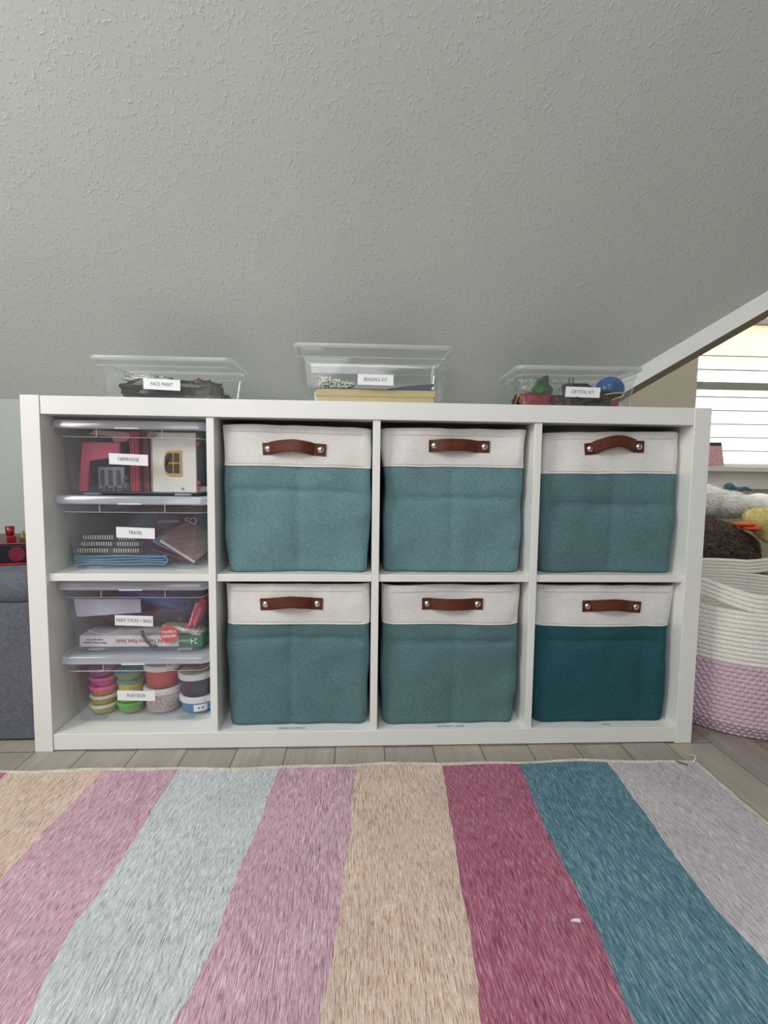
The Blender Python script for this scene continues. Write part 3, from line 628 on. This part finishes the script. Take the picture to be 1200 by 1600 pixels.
# ---- inside the modelling dough bin
DZ = ZB + .0062
def tub(x, y, z, r, hb, hl, body, lid, label, tilt=(0, 0), label_on=None, small=True):
    o = empty('dough_tub', (x, y, z), 0, label, 'tub', 'small dough tubs' if small else 'large dough tubs'); o.rotation_euler = (tilt[0], tilt[1], 0)
    G().lathe([(r*.80, .0002), (r*.84, .001), (r*.93, hb*.9), (r*.93, hb)], seg=36).build('cup', body, o, smooth=True, bevel=0)
    l = G().lathe([(r*.96, hb+.0002), (r, hb+.0006), (r, hb+hl*.75), (r*.96, hb+hl*.95), (r*.90, hb+hl), (r*.87, hb+hl-.0012), (.001, hb+hl-.0014)], seg=36).build('lid', lid, o, smooth=True); l.data.set_sharp_from_angle(angle=R(50))
    return o
def pc(n, c, v=.12): return plain(n, c, .35, var=v, scale=50)
st = [('A8A03E', 'E6E0BE', 'olive tub with cream lid, lowest of the left stack'), ('B5A648', 'E6E0C4', 'olive tub with cream lid, second up in the left stack'), ('C9744E', 'EE5F94', 'orange tub with pink lid, middle of the left stack'),
      ('B84E86', 'EC5C98', 'magenta tub with pink lid, fourth up in the left stack'), ('8E5C84', 'A878A0', 'mauve tub with mauve lid, top of the left stack')]
for k, (cb, cl, lb) in enumerate(st):
    tub(.096 + .001*(k % 2), .105, DZ + .0216*k + (.0012 if k == 4 else 0), .0305, .0140, .0070, pc('dough_body_%d' % k, cb), pc('dough_lid_%d' % k, cl, .04), lb, (R(3) if k == 4 else 0, R(-4) if k == 4 else 0))
tub(.157, .108, DZ, .0305, .0155, .0075, pc('green_dough', '7CA83C'), pc('green_lid', '5CC04A', .04), 'green tub with bright green lid, lowest of the middle stack')
t = tub(.157, .108, DZ+.0236, .029, .046, .0075, pc('yellow_dough', 'C2BC4C'), pc('teal_lid', '4C9C94', .04), 'tall yellow tub with teal lid, middle of the middle stack')
for k in range(2): G().box(-.014+.012*k, -.0095+.012*k, -.0262, -.0250, .010, .028).build('slot', plain('olive_print', '5E6428', .6), t)
tub(.157, .108, DZ+.0785, .0315, .015, .0075, pc('olive_green_dough', '8C9A5C'), pc('teal_lid_b', '4A8E8E', .04), 'olive green tub with dull teal lid, top of the middle stack', (R(5), R(-6)))
m, nt, b = newmat('speckled_putty'); vv = noise(nt, coords(nt), 260, 2); nt.links.new(ramp(nt, vv, [(.36, srgb('8A6E6E')), (.43, srgb('DCC9C4')), (1, srgb('E8DAD4'))]), b.inputs['Base Color']); b.inputs['Roughness'].default_value = .5
wl = pc('white_tub_lid', 'ECEAEA', .03)
tub(.229, .12, DZ, .045, .043, .014, m, wl, 'large tub of speckled off-white putty under the red tub', small=False)
tub(.228, .12, DZ+.0575, .0425, .041, .012, pc('coral_dough', 'D4504C', .06), wl, 'large red tub with white lid standing on the speckled tub', small=False)
t = tub(.312, .118, DZ, .0435, .024, .014, pc('blue_dough', '4C94CC', .08), wl, 'large blue tub with white lid at the bottom right of its bin', small=False)
g = G()
rr = .0412
g.loft([[Vector((rr*math.cos(a_), rr*math.sin(a_), .005)), Vector((rr*math.cos(a_), rr*math.sin(a_), .021))] for a_ in [R(-88 + 6*i) for i in range(8)]], False, False, False)
lbp = g.build('label', M['paper'], t); sm = lbp.modifiers.new('solid', 'SOLIDIFY'); sm.thickness = .0006; sm.offset = 1
for a_ in (R(-72), R(-60)): G().ball((.0418*math.cos(a_), .0418*math.sin(a_), .013), (.002, .002, .0025), 10, 6).build('print', M['ink'], lbp)
tub(.312, .118, DZ+.0395, .0435, .041, .014, pc('navy_dough', '20263A', .3), wl, 'large navy black tub with white lid standing on the blue tub', (R(2), R(-2)), small=False)
m, nt, b = newmat('green_maroon_putty'); vv = noise(nt, coords(nt), 35, 2); nt.links.new(ramp(nt, vv, [(.40, srgb('7EA65A')), (.52, srgb('6FA04C')), (.58, srgb('6C3848'))]), b.inputs['Base Color'])
G_ = tub(.312, .125, DZ+.0965, .040, .0095, .005, m, pc('maroon_lid', '6C3A4A'), 'green and maroon tub tucked under the bin lid on the right', small=False)
pillow('dough_bag', (.19, .21, DZ+.06), (.11, .035, .055), plain('maroon_film', '5A3040', .4, var=.3, scale=30, bmp=.4), 5, 'dark maroon bag behind the dough tubs', 'bag')

# ---- FACE PAINT bin
F0 = H0 + .0062
blk = plain('black_film', '101012', .3, var=.5, scale=60, spec=.35, bmp=.5); gl2 = plain('glitter_foil', 'B4B4AE', .3, .4, var=.3, scale=200, bmp=.8)
pillow('makeup_bag', (.228, .19, F0+.032), (.098, .042, .024), blk, 2, 'flat black glossy makeup bag on the floor of the face paint bin', 'bag', (0, 0, 0), .35)
pillow('sponge_packet', (.175, .21, F0+.064), (.055, .022, .010), gl2, 5, 'crinkled clear packet lying on the black makeup bag', 'packet', (0, R(2), 0), .3)
tag(G().prism([(.165, F0+.040), (.190, F0+.056), (.325, F0+.040), (.32, F0+.036)], .135, .165).build('stencil_card', plain('smoky_card', '6E6C68', .4), bevel=.001), 'smoky grey card sticking out over the black makeup bag', 'card')
pillow('brush_roll', (.322, .18, F0+.030), (.034, .034, .026), plain('dark_brown_film', '3C3532', .3, var=.4, scale=60, bmp=.6), 7, 'dark brown bag at the right of the face paint bin', 'bag', (0, 0, 0), .35)
g = G(); g.lathe([(.0045, 0), (.0045, .030), (.0038, .036), (.0015, .040)], (.3585, .132, F0), 16); tag(g.build('face_crayon', plain('black_stick', '18181A', .3), smooth=True), 'upright black face paint crayon near the right corner of the bin', 'crayon')
g = G(); g.prism([(-.018, 0), (.014, 0), (.016, .022), (.004, .036), (-.010, .036), (-.017, .026)], 0, .03, T2(.345, .185, F0+.012)); tag(g.build('paint_compact', plain('charcoal_plastic', '34363A', .35), bevel=.003), 'charcoal plastic compact standing behind the black crayon', 'compact')
g = G(); g.ball((.362, .225, F0+.014), (.010, .03, .020)); tag(g.build('makeup_sponge', plain('dark_sponge', '3A3936', .8), smooth=True), 'dark sponge at the rear right corner of the face paint bin', 'sponge')
g = G(); g.ball((.150, .135, F0+.006), (.010, .006, .0055)); tag(g.build('cap', plain('white_cap', 'EDEBE6', .4), smooth=True), 'small white cap at the front left of the face paint bin', 'cap')
g = G(); g.ball((.338, .132, F0+.0062), (.010, .006, .0058)); tag(g.build('cap', plain('pale_blue_cap', 'B4C4D4', .4), smooth=True), 'small pale blue cap at the front right of the face paint bin', 'cap')

# ---- BEADING KIT bin
kr = plain('kraft_cream_card', 'D9C48F', .55, var=.03)
o = empty('craft_box', (.733, .125, F0), 0, 'cream cardboard craft box with a lid inside the beading kit bin', 'box')
G().box(-.138, .138, .002, .13, 0, .030).build('base', kr, o, bevel=.0008); G().box(-.141, .141, 0, .133, .022, .038).build('lid', kr, o, bevel=.001)
sl = plain('slate_card', '53606C', .4)
tag(G().prism([(.59, F0+.0385), (.870, F0+.0385), (.872, F0+.0405), (.588, F0+.0405)], .13, .24).build('bead_mat', plain('charcoal_mat', '4A4F54', .6)), 'thin charcoal bead mat on the lid of the cream craft box', 'mat')
tag(G().prism([(.745, F0+.041), (.862, F0+.041), (.876, F0+.058), (.80, F0+.051)], .145, .149).build('pattern_card', sl, bevel=.0005), 'slate blue card rising to the right above the cream craft box', 'card')
g = G(); rn_ = random.Random(4); wbm = plain('white_bead', 'EDEBE4', .35); gb = plain('grey_bead', '55585C', .3)
for k in range(520):
    a_ = rn_.random(); xx = .598 + .080*a_ + rn_.uniform(-.004, .004); hh = .030*(1-.55*a_)**1.0; zz = F0 + .0435 + rn_.random()*hh; yy = .138 + rn_.random()*.03 + (zz-F0-.0435)*.3
    g.cur = 1 if rn_.random() < .16 else 0
    mt = T2(xx, yy, zz, rn_.uniform(0, 3), rn_.uniform(0, 3), rn_.uniform(0, 3)); s = rn_.uniform(.0016, .0024)
    g.lathe([(s*.6, -s), (s, -s*.6), (s, s*.6), (s*.6, s)], seg=8, mat=mt)
tag(g.build('bead_heap', [wbm, gb]), 'heap of white and grey seed beads on the craft box', 'beads', kind='stuff')
for k, xx in enumerate((.866, .874)):
    tag(G().lathe([(.0012, 0), (.0012, .026)], (xx, .142 + .004*k, F0+.0605 - .03*k), 10).build('bead_needle', plain('white_needle', 'E8E6E0', .4)), ('left', 'right')[k] + ' one of two short white needles at the right of the beading kit bin', 'needle')

# ---- CRYSTAL KIT bin
red = plain('red_crystal_grit', '8E2234', .45, var=.4, scale=90, bmp=1.0); film = clear('crinkled_film', (.93, .95, .95), .10, (.85, .88, .88), .12, 1.6)
pillow('crystal_bag', (1.125, .172, F0+.023), (.046, .034, .020), red, 12, 'bag of red crystal grit at the front left of the crystal kit bin', 'bag', (0, 0, 0), .3)
pillow('film_bag', (1.150, .185, F0+.058), (.062, .04, .026), film, 15, 'crinkled clear film bag over the red crystals', 'bag', (0, R(5), 0), .4)
pillow('crystal_pouch', (1.184, .17, F0+.020), (.022, .045, .018), plain('maroon_grit', '4E2430', .5, var=.4, scale=90, bmp=.6), 19, 'dark maroon pouch beside the bag of red crystals', 'pouch', (0, 0, 0), .3)
g = G(); g.prism([(-.026, -.004), (-.010, .020), (.012, .031), (.014, .010), (-.002, -.016), (-.010, -.018)], 0, .022, T2(1.137, .135, F0+.055)); tag(g.build('green_crystal', plain('green_crystal', '2F6A3C', .2, var=.4, scale=70, bmp=.8), bevel=.003), 'green crystal lump inside the clear film bag', 'crystal')
yg = plain('yellow_strip', 'D0AE58', .5)
def zpouch(x, y, z, pts, label, edges, m_=None):
    o = empty('zip_pouch', (x, y, z), 0, label, 'pouch'); G().prism(pts, 0, .03).build('film', m_ or MATS['black_film'], o, bevel=.003)
    for e in edges: G().tube([(p[0], -.001, p[1]) for p in e], .0022, 6).build('trim_strip', yg, o)
    return o
zpouch(1.080, .15, F0, [(-.012, 0), (.034, 0), (.036, .040), (.012, .038), (0, .042)], 'black pouch with yellow trim at the left end of the crystal kit bin', [[(-.010, .001), (.001, .040), (.009, .026), (.018, .024)]])
zpouch(1.128, .20, F0+.048, [(0, -.02), (.045, -.02), (.06, .012), (.048, .027), (.02, .024)], 'black pouch with yellow trim sticking up at the rear of the crystal kit bin', [[(-.002, -.018), (.010, .006), (.021, .024)]])
o = empty('power_adapter', (1.238, .165, F0+.052), 0, 'black plug-in power adapter with two prongs in the crystal kit bin', 'adapter')
G().prism([(-.034, .018), (.020, .019), (.038, .008), (.038, 0), (.02, -.008), (.014, -.024), (-.028, -.024)], 0, .03).build('housing', plain('black_abs', '24262A', .35), o, bevel=.002)
for k in (-.020, -.010): G().box(k-.0012, k+.0012, .012, .018, .019, .034).build('prong', plain('steel', '9A9A98', .3, .9), o)
G().tube([(.036, .012, .006), (.048, .010, .004), (.056, .008, -.004), (.062, .006, -.014)], .0022, 8).build('cable', MATS['black_abs'], o, smooth=True)
pillow('tool_pouch', (1.253, .165, F0+.019), (.055, .045, .018), plain('black_brown_cloth', '2C2827', .6, var=.4, scale=50, bmp=.6), 23, 'black brown cloth pouch behind the CRYSTAL KIT label', 'pouch', (0, 0, 0), .3)
o = zpouch(1.300, .152, F0, [(-.032, .018), (-.030, .048), (.010, .052), (.042, .050), (.030, .002), (-.01, .002)], 'black pouch edged in yellow under the blue dome', [[(-.030, .028), (-.018, .022), (-.002, .042), (.020, .046), (.042, .047)], [(.040, .038), (.006, .026), (.004, .004)]])
G().prism([(.010, .004), (.028, .004), (.034, .030), (.010, .026)], -.003, -.0005).build('pink_window', plain('plum_film', '8A3A58', .4, var=.4, scale=120), o)
g = G(); g.ball((1.325, .185, F0+.058), (.036, .034, .034), 36, 20); tag(g.build('crystal_globe', plain('blue_plastic_ball', '2A5C9C', .22, var=.03), smooth=True), 'shiny blue ball in the right corner of the crystal kit bin', 'ball')
pillow('instruction_wad', (1.200, .150, F0+.012), (.016, .010, .009), yg, 31, 'crumpled yellow strip near the front of the crystal kit bin', 'packaging', (0, 0, 0), .5)

# ------------------------------------------------------------------ ottoman at the left with a game case
gf = fabric('grey_tweed', '666B74', .30, 900, .5)
ot = empty('storage_ottoman', (-.262, .245, 0), 0, 'dark grey tweed storage ottoman beside the left end of the shelf', 'ottoman')
g = G(); g.loft([rrect(.476, .40, .012, .004, n=8), rrect(.478, .402, .012, .318, n=8)]); g.build('base', gf, ot, smooth=False, bevel=.003)
g = G(); rs = []
for z_, i_ in ((.3185, .004), (.322, 0), (.345, -.004), (.368, -.002), (.381, .006), (.387, .020)): rs.append(rrect(.484-2*i_, .41-2*i_, .022, z_, n=8))
g.loft(rs); g.build('seat_cushion', gf, ot, smooth=True)
gc = empty('game_case', (-.165, .10, .3885), R(14), 'black case printed with a dark red round picture, lying on the ottoman', 'case')
navy = plain('black_navy_board', '12101C', .3, var=.3); mar = plain('dark_plum_board', '5C2438', .35, var=.15, scale=20)
G().box(-.16, .115, 0, .20, .004, .046).build('body', navy, gc, bevel=.002); G().box(-.162, .117, -.002, .202, .0465, .050).build('top_board', mar, gc, bevel=.0015)
G().box(-.155, .112, -.0035, .02, 0, .0038).build('red_edge', plain('bright_red_board', 'B02024', .4), gc)
g = G(); g.lathe([(.017, -.0004), (.017, .0004)], seg=30, mat=T2(.070, -.0006, .024, rx=PI/2)); g.build('printed_disc', plain('crimson_print', '6A0C2C', .4), gc)
G().box(.103, .110, -.0012, 0, .028, .040).build('printed_mark', plain('grey_print', '6A7078', .5), gc)
cr = clear('red_acrylic', (.75, .10, .06), .25, (.6, .05, .04), .05, 1.3); cg = clear('olive_acrylic', (.6, .6, .25), .25, (.45, .45, .15), .05, 1.3)
TB = .3885 + .0505
def toyglass(x, y, m_, sc, label, flip=False):
    o = empty('toy_glass', (x, y, TB), 0, label, 'toy glass')
    G().lathe([(.0075*sc, 0), (.0078*sc, .001), (.006*sc, .010*sc), (.0085*sc, .013*sc), (.0095*sc, .033*sc), (.0085*sc, .033*sc), (.0072*sc, .014*sc), (.001, .013*sc)], seg=20).build('cup', m_, o, smooth=True)
    return o
toyglass(-.143, .165, cr, 1.0, 'tall red see-through toy cup on the game case')
g = G(); g.box(-.008, .008, -.007, .007, 0, .013, T2(-.121, .138, TB, .4)); tag(g.build('toy_block', cr, bevel=.002), 'small red see-through toy block beside the toy cup', 'toy')
g = G(); g.lathe([(.006, 0), (.009, .004), (.0095, .009), (.005, .015), (.0025, .019), (.0035, .022), (.001, .024)], (-.106, .155, TB), 18); tag(g.build('toy_vial', cg, smooth=True), 'olive see-through toy vial next to the left shelf panel', 'toy')

# ------------------------------------------------------------------ rug
RT = .007
BND = [(-.62, 'blue'), (-.42, 'pink'), (-.2, 'mag'), (.0, 'peach'), (.180, 'pink'), (.333, 'blue'), (.524, 'pink'), (.690, 'peach'), (.868, 'mag'), (1.028, 'teal'), (1.218, 'lilac'), (1.419, None)]
EDGE = {4: [(.185, -.078), (.183, -.173), (.174, -.27), (.174, -.36), (.180, -.6)], 5: [(.333, -.084), (.332, -.2), (.332, -.322), (.329, -.392), (.322, -.428), (.325, -.489), (.338, -.554), (.33, -.8)],
        6: [(.535, -.085), (.530, -.226), (.518, -.359), (.516, -.453), (.506, -.522), (.496, -.559), (.50, -.9)], 7: [(.692, -.087), (.686, -.255), (.677, -.399), (.669, -.493), (.656, -.565), (.66, -.9)],
        8: [(.871, -.087), (.860, -.26), (.850, -.426), (.843, -.523), (.836, -.572), (.84, -.9)], 9: [(1.033, -.094), (1.021, -.265), (1.019, -.376), (1.018, -.47), (1.007, -.578), (1.01, -.9)],
        10: [(1.225, -.099), (1.215, -.224), (1.205, -.35), (1.203, -.427), (1.210, -.52), (1.21, -.9)]}
def bxy(i, y):
    x = BND[i][0]
    if i in (0, len(BND)-1): return x + .003*math.sin(y*9)
    tb = EDGE.get(i)
    if tb:
        if y >= tb[0][1]: x = tb[0][0]
        elif y <= tb[-1][1]: x = tb[-1][0]
        else:
            for (xa, ya), (xb, yb_) in zip(tb, tb[1:]):
                if yb_ <= y <= ya: u = (ya - y)/(ya - yb_); u = u*u*(3-2*u); x = xa*(1-u) + xb*u; break
    return x + .002*mnoise.noise(Vector((i*5.3, y*6, 0))) + .0012*mnoise.noise(Vector((i*2.3, y*40, 0)))
ny = 300; y0, y1 = -.080, -2.3
def yb(x): return y0 - .003*math.sin(x*14+1) - .003*math.sin(x*5) - .002*math.sin(x*31)
rug = empty('striped_rug', (0, 0, 0), 0, 'pink, peach, pale blue and teal striped rug on the wood floor', 'rug')
nx = 8
g = G(); mats = list(YARN.values()); keys = list(YARN.keys())
for i in range(len(BND)-1):
    g.cur = keys.index(BND[i][1]); vs = []
    for k in range(ny+1):
        t = k/ny
        for j in range(nx+1):
            yy = y0 + (y1-y0)*t**1.4; x = bxy(i, yy)*(1-j/nx) + bxy(i+1, yy)*j/nx; yy2 = yy + (yb(x)-y0)*(1-t); vs.append(Vector((x, yy2, RT + .0008*mnoise.noise(Vector((x*5, yy*5, 1))))))
    fs = [(k*(nx+1)+j, k*(nx+1)+j+1, (k+1)*(nx+1)+j+1, (k+1)*(nx+1)+j) for k in range(ny) for j in range(nx)]
    g.add(vs, fs)
g.cur = keys.index('lilac'); g.box(-.61, 1.41, y1+.002, y0-.012, .0006, RT-.001)
g.build('pile', mats, rug)
path = [Vector((bxy(len(BND)-1, y0 + (y1-y0)*k/120), y0 + (y1-y0)*k/120, .0042 + .0006)) for k in range(120, 0, -1)]
path += [Vector((1.419 - .006, yb(1.41)+.001, .0048))]
path += [Vector((x, yb(x), .0048 + .0018*abs(math.sin(x*9)))) for x in [1.405 - 2.02*k/260 for k in range(261)]]
G().tube(path, .0044, 8).build('binding', M['binding'], rug, smooth=True)
G().tube([(1.405, -.092, .009), (1.418, -.082, .013), (1.424, -.070, .012), (1.420, -.060, .007)], .0012, 6).build('loose_thread', M['thread'], rug, smooth=True)
G().tube([(1.372, -.083, .0090), (1.388, -.100, .0092)], .0012, 5).build('dark_thread', M['ink'], rug)
g = G(); g.prism([(0, 0), (.013, .003), (.012, .008), (.004, .005)], 0, .0015, T2(.988, -.452, .0095, rx=-PI/2, rz=R(-25))); tag(g.build('paper_scrap', M['paper']), 'tiny white paper scrap lying on the magenta rug stripe', 'scrap')

# ------------------------------------------------------------------ rope basket
rb = empty('rope_basket', (1.745, .245, 0), 0, 'white and lilac coiled rope basket beside the right end of the shelf', 'basket')
NT, ROW, SUB = 1000, .0105, 6
HB = .305
def sup(a, rx, ry, e=2.7):
    ca, sa = math.cos(a), math.sin(a); k = (abs(ca)**e + abs(sa)**e)**(-1/e); return ca*k*rx, sa*k*ry
def bpos(a, z, off):
    t = z/HB; rx = .262 + .006*math.sin(PI*t) - .02*max(0, .12-t)/.12 + .004*mnoise.noise(Vector((math.cos(a)*2, math.sin(a)*2, z*9))); ry = rx + .002
    rx += off; ry += off
    return sup(a, rx, ry)
LIL = .180
white_r = fabric('white_cotton_rope', 'ECE9E0', .10, 500, .6); lil_r = fabric('lilac_cotton_rope', 'D6BCCA', .10, 500, .6)
g = G(); nrow = int(HB/ROW); rings = []; zs = []
for r_ in range(nrow):
    for s in range(SUB):
        u = s/SUB; z = (r_+u)*ROW; prof = .0036*abs(math.sin(PI*u))**.7
        ring = []
        for i in range(NT):
            a = 2*PI*i/NT
            if z < LIL: tw = .0026*math.sin(a*124 + (r_ % 2)*PI + u*1.5) * math.sin(PI*u)
            else: tw = .0006*math.sin(a*150 + u*5 + r_*1.3)
            x, y = bpos(a, z, prof + tw); ring.append(Vector((x, y, z + .003*math.sin(a*2+1)*min(1, z/.05) + .0005)))
        rings.append(ring); zs.append(z)
inner = []
for z in [HB - ROW*k/4 for k in range(int(HB/ROW*4)-4)]:
    ring = []
    for i in range(NT):
        a = 2*PI*i/NT; x, y = bpos(a, z, -.0055 - .003*abs(math.sin(z/ROW*PI))**.7); ring.append(Vector((x, y, z + .003*math.sin(a*2+1))))
    inner.append(ring)
allr = rings + inner; n = NT; g.v = [tuple(p) for r_ in allr for p in r_]
for k in range(len(allr)-1):
    mi = 1 if (k < len(rings) and zs[k] < LIL) else 0
    for i in range(n):
        j = (i+1) % n; g.f.append((k*n+i, k*n+j, (k+1)*n+j, (k+1)*n+i)); g.mi.append(mi)
g.f.append(tuple(range(n-1, -1, -1))); g.mi.append(1); g.f.append(tuple((len(allr)-1)*n+i for i in range(n))); g.mi.append(0)
g.build('basket_body', [white_r, lil_r], rb, smooth=True)
# two rim rows that rise into the handles
def rimband(name, a0, a1):
    g = G(); rs = []; na = 260
    for k in range(5*SUB + 1):
        ring = []
    prof = []
    for s in range(4*SUB+1):
        u = (s % SUB)/SUB; prof.append((.0036*abs(math.sin(PI*u))**.7, s/SUB*ROW))
    prof = prof + [(-.003, 4*ROW+.002)] + [(-.0055 - .003*abs(math.sin(PI*(s % SUB)/SUB))**.7, s/SUB*ROW) for s in range(4*SUB, -1, -1)]
    for i in range(na+1):
        a = a0 + (a1-a0)*i/na; ring = []
        lift = 0
        for hc in HANG:
            d_ = abs(math.atan2(math.sin(a-hc), math.cos(a-hc)))
            if d_ < .50: lift = max(lift, .027*(.5+.5*math.cos(PI*d_/.50))**.8)
        for off, dz in prof:
            x, y = bpos(a, HB, off + lift*.12 + .0005*math.sin(a*90)); ring.append(Vector((x, y, HB - .002 + dz + lift + .003*math.sin(a*2+1))))
        rs.append(ring)
    g.loft(rs, False, False); return g.build(name, white_r, rb, smooth=True)
HANG = (R(211), R(20))
for nm, a0, a1 in (('rim', R(-149+28.6), R(20-28.6)), ('handle', R(20-28.6), R(20+28.6)), ('rim', R(20+28.6), R(211-28.6)), ('handle', R(211-28.6), R(211+28.6))):
    rimband(nm, a0, a1)

# ------------------------------------------------------------------ soft toys behind the basket
def blob(name, balls, mat, parent, voxel=.007, namp=.0, nsc=20, seed=0):
    bm = bmesh.new()
    for c, r in balls:
        rs = r if isinstance(r, tuple) else (r, r, r)
        bmesh.ops.create_icosphere(bm, subdivisions=3, radius=1, matrix=Matrix.Translation(c) @ Matrix.Diagonal((*rs, 1)))
    me = bpy.data.meshes.new('t'); bm.to_mesh(me); bm.free(); o = bpy.data.objects.new('t', me); COL.objects.link(o)
    k = o.modifiers.new('r', 'REMESH'); k.mode = 'VOXEL'; k.voxel_size = voxel; k2 = o.modifiers.new('s', 'SMOOTH'); k2.iterations = 6
    dg = bpy.context.evaluated_depsgraph_get(); me2 = bpy.data.meshes.new_from_object(o.evaluated_get(dg)); bpy.data.objects.remove(o)
    for v in me2.vertices:
        if namp: v.co += v.normal*namp*mnoise.noise(v.co*nsc + Vector((seed, 0, 0)))
    me2.materials.clear(); me2.materials.append(mat); me2.name = name
    me2.polygons.foreach_set('use_smooth', [True]*len(me2.polygons))
    q = bpy.data.objects.new(name, me2); COL.objects.link(q); q.parent = parent; return q
def fur(body, mat, n, ln, wd, seed, lean=(0, 0, 0), curl=.6):
    rn = random.Random(seed); me = body.data; ps = [p for p in me.polygons]; g = G()
    wts = [p.area for p in ps]; pick = rn.choices(ps, wts, k=n); lean = Vector(lean)
    for p in pick:
        c = p.center; nn = p.normal; t = nn.orthogonal().normalized(); b_ = nn.cross(t); a_ = rn.uniform(0, 2*PI); s = t*math.cos(a_) + b_*math.sin(a_)
        j = t*rn.uniform(-1, 1) + b_*rn.uniform(-1, 1); c = c + j*.004; L = ln*rn.uniform(.6, 1.2)
        m1 = c + (nn + lean*.5)*L*.55 + s.cross(nn)*L*.15*curl; tip = c + (nn*.75 + lean + j*curl).normalized()*L
        k = len(g.v); g.v += [tuple(c - s*wd), tuple(c + s*wd), tuple(m1 + s*wd*.8), tuple(m1 - s*wd*.8), tuple(tip)]
        g.f += [(k, k+1, k+2, k+3), (k+3, k+2, k+4)]; g.mi += [0, 0]
    me2 = bpy.data.meshes.new('fur'); me2.from_pydata(g.v, [], g.f); me2.materials.append(mat)
    o = bpy.data.objects.new('fur', me2); COL.objects.link(o); o.parent = body.parent; o['kind'] = 'stuff'; return o
brf = plain('dark_brown_fur', '3E342E', .9, var=.35, scale=60); whf = plain('white_fur', 'FBF8F2', .9, var=.03); crf = plain('cream_plush', 'E9E2D8', .9, var=.04)
ylf = plain('yellow_plush', 'E4D68C', .9, var=.12, scale=80, bmp=.5); orf = plain('orange_felt', 'D2562A', .8); tlf = plain('teal_plush', '3C5E68', .85, var=.2, scale=60)
spk, nt, b = newmat('speckled_beige_plush'); vv = nt.nodes.new('ShaderNodeTexVoronoi'); vv.inputs['Scale'].default_value = 60; nt.links.new(coords(nt), vv.inputs['Vector'])
nt.links.new(ramp(nt, vv.outputs['Distance'], [(.12, srgb('3E342C')), (.32, srgb('A4947E'))]), b.inputs['Base Color']); b.inputs['Roughness'].default_value = .95
# big brown toy lying behind the basket
t = empty('plush_bear', (1.98, .75, 0), 0, 'big dark brown curly plush toy behind the rope basket', 'soft toy')
bdy = blob('body', [((0, 0, .20), (.20, .17, .20)), ((-.02, -.02, .36), (.15, .14, .10)), ((.10, .0, .33), (.10, .12, .09)), ((-.14, -.02, .16), (.07, .10, .14)), ((-.1, .02, .42), (.06, .06, .05))], brf, t, .009, .008, 22, 3)
fur(bdy, plain('brown_curl_fur', '6B594C', .9, var=.45, scale=45), 20000, .017, .0014, 5, (0, 0, -.2), 1.8)
t2 = empty('plush_owl', (2.215, .60, 0), 0, 'beige plush toy speckled dark brown, right of the brown bear', 'soft toy')
bdy = blob('body', [((0, 0, .16), (.085, .085, .16)), ((-.01, 0, .27), (.080, .085, .085)), ((0, 0, .335), (.055, .06, .045))], spk, t2, .009, .003, 25, 9)
# white fluffy toy
t = empty('plush_sheepdog', (2.06, .82, .465), 0, 'white long-haired plush toy lying on the brown bear under the window sill', 'soft toy')
bdy = blob('body', [((-.06, 0, .055), (.10, .08, .048)), ((.03, -.01, .045), (.09, .07, .040)), ((.11, -.02, .035), (.07, .05, .028)), ((-.12, 0, .05), (.06, .06, .05))], whf, t, .007, .006, 20, 4)
fur(bdy, whf, 15000, .030, .0009, 8, (.7, -.2, -.35), .5)
# cream smooth toy, yellow toy with orange feet, teal toy
t = empty('plush_rabbit', (2.27, .82, .44), 0, 'smooth cream plush toy with a black nose right of the white fluffy one', 'soft toy')
bdy = blob('body', [((0, 0, .055), (.075, .07, .055)), ((-.05, -.02, .075), (.035, .035, .03)), ((.07, -.02, .07), (.06, .05, .04))], crf, t, .006, .002, 20, 6)
G().ball((.03, -.075, .10), (.012, .008, .008)).build('nose', M['ink'], t, smooth=True)
t = empty('plush_duck', (2.135, .66, .392), 0, 'yellow plush duck with orange feet wedged below the white fluffy toy', 'soft toy')
bdy = blob('body', [((0, 0, .065), (.050, .05, .045)), ((.04, -.01, .035), (.05, .05, .05)), ((.07, -.03, .01), (.035, .04, .045)), ((.035, -.01, .095), (.022, .03, .016))], ylf, t, .006, .003, 40, 2)
fur(bdy, ylf, 5000, .005, .0012, 3, (0, 0, 0), 1.2)
for dy in (0, .01): G().ball((-.050 - dy*2, -.03 + dy, .040 + dy*1.2), (.036, .03, .009), fn=lambda d: .1*math.sin(d.x*6)).build('foot', orf, t, smooth=True)
G().ball((.055, -.05, .088), (.022, .014, .008)).build('beak', plain('dark_red_felt', '9A2E28', .8), t, smooth=True)
t = empty('plush_dinosaur', (2.150, .80, .554), 0, 'small teal plush toy lying on the white fluffy one', 'soft toy')
bdy = blob('body', [((-.028, 0, .018), (.020, .018, .018)), ((.005, 0, .010), (.028, .014, .011)), ((.035, 0, .014), (.018, .010, .009)), ((.055, 0, .008), (.014, .006, .005))], tlf, t, .004, .001, 60, 2)
# card on the sill
o = empty('picture_card', (2.19, .968, WZ0), R(-8), 'small pink card with a dark top edge standing on the window sill', 'card')
G().prism([(-.035, 0), (.030, 0), (.016, .085), (-.035, .085)], 0, .006).build('card', plain('pink_card', 'D9A6A8', .6, var=.15, scale=60), o); G().prism([(-.035, .0852), (.016, .0852), (.0135, .100), (-.035, .100)], 0, .006).build('dark_top', plain('dark_card', '4A4642', .6), o)
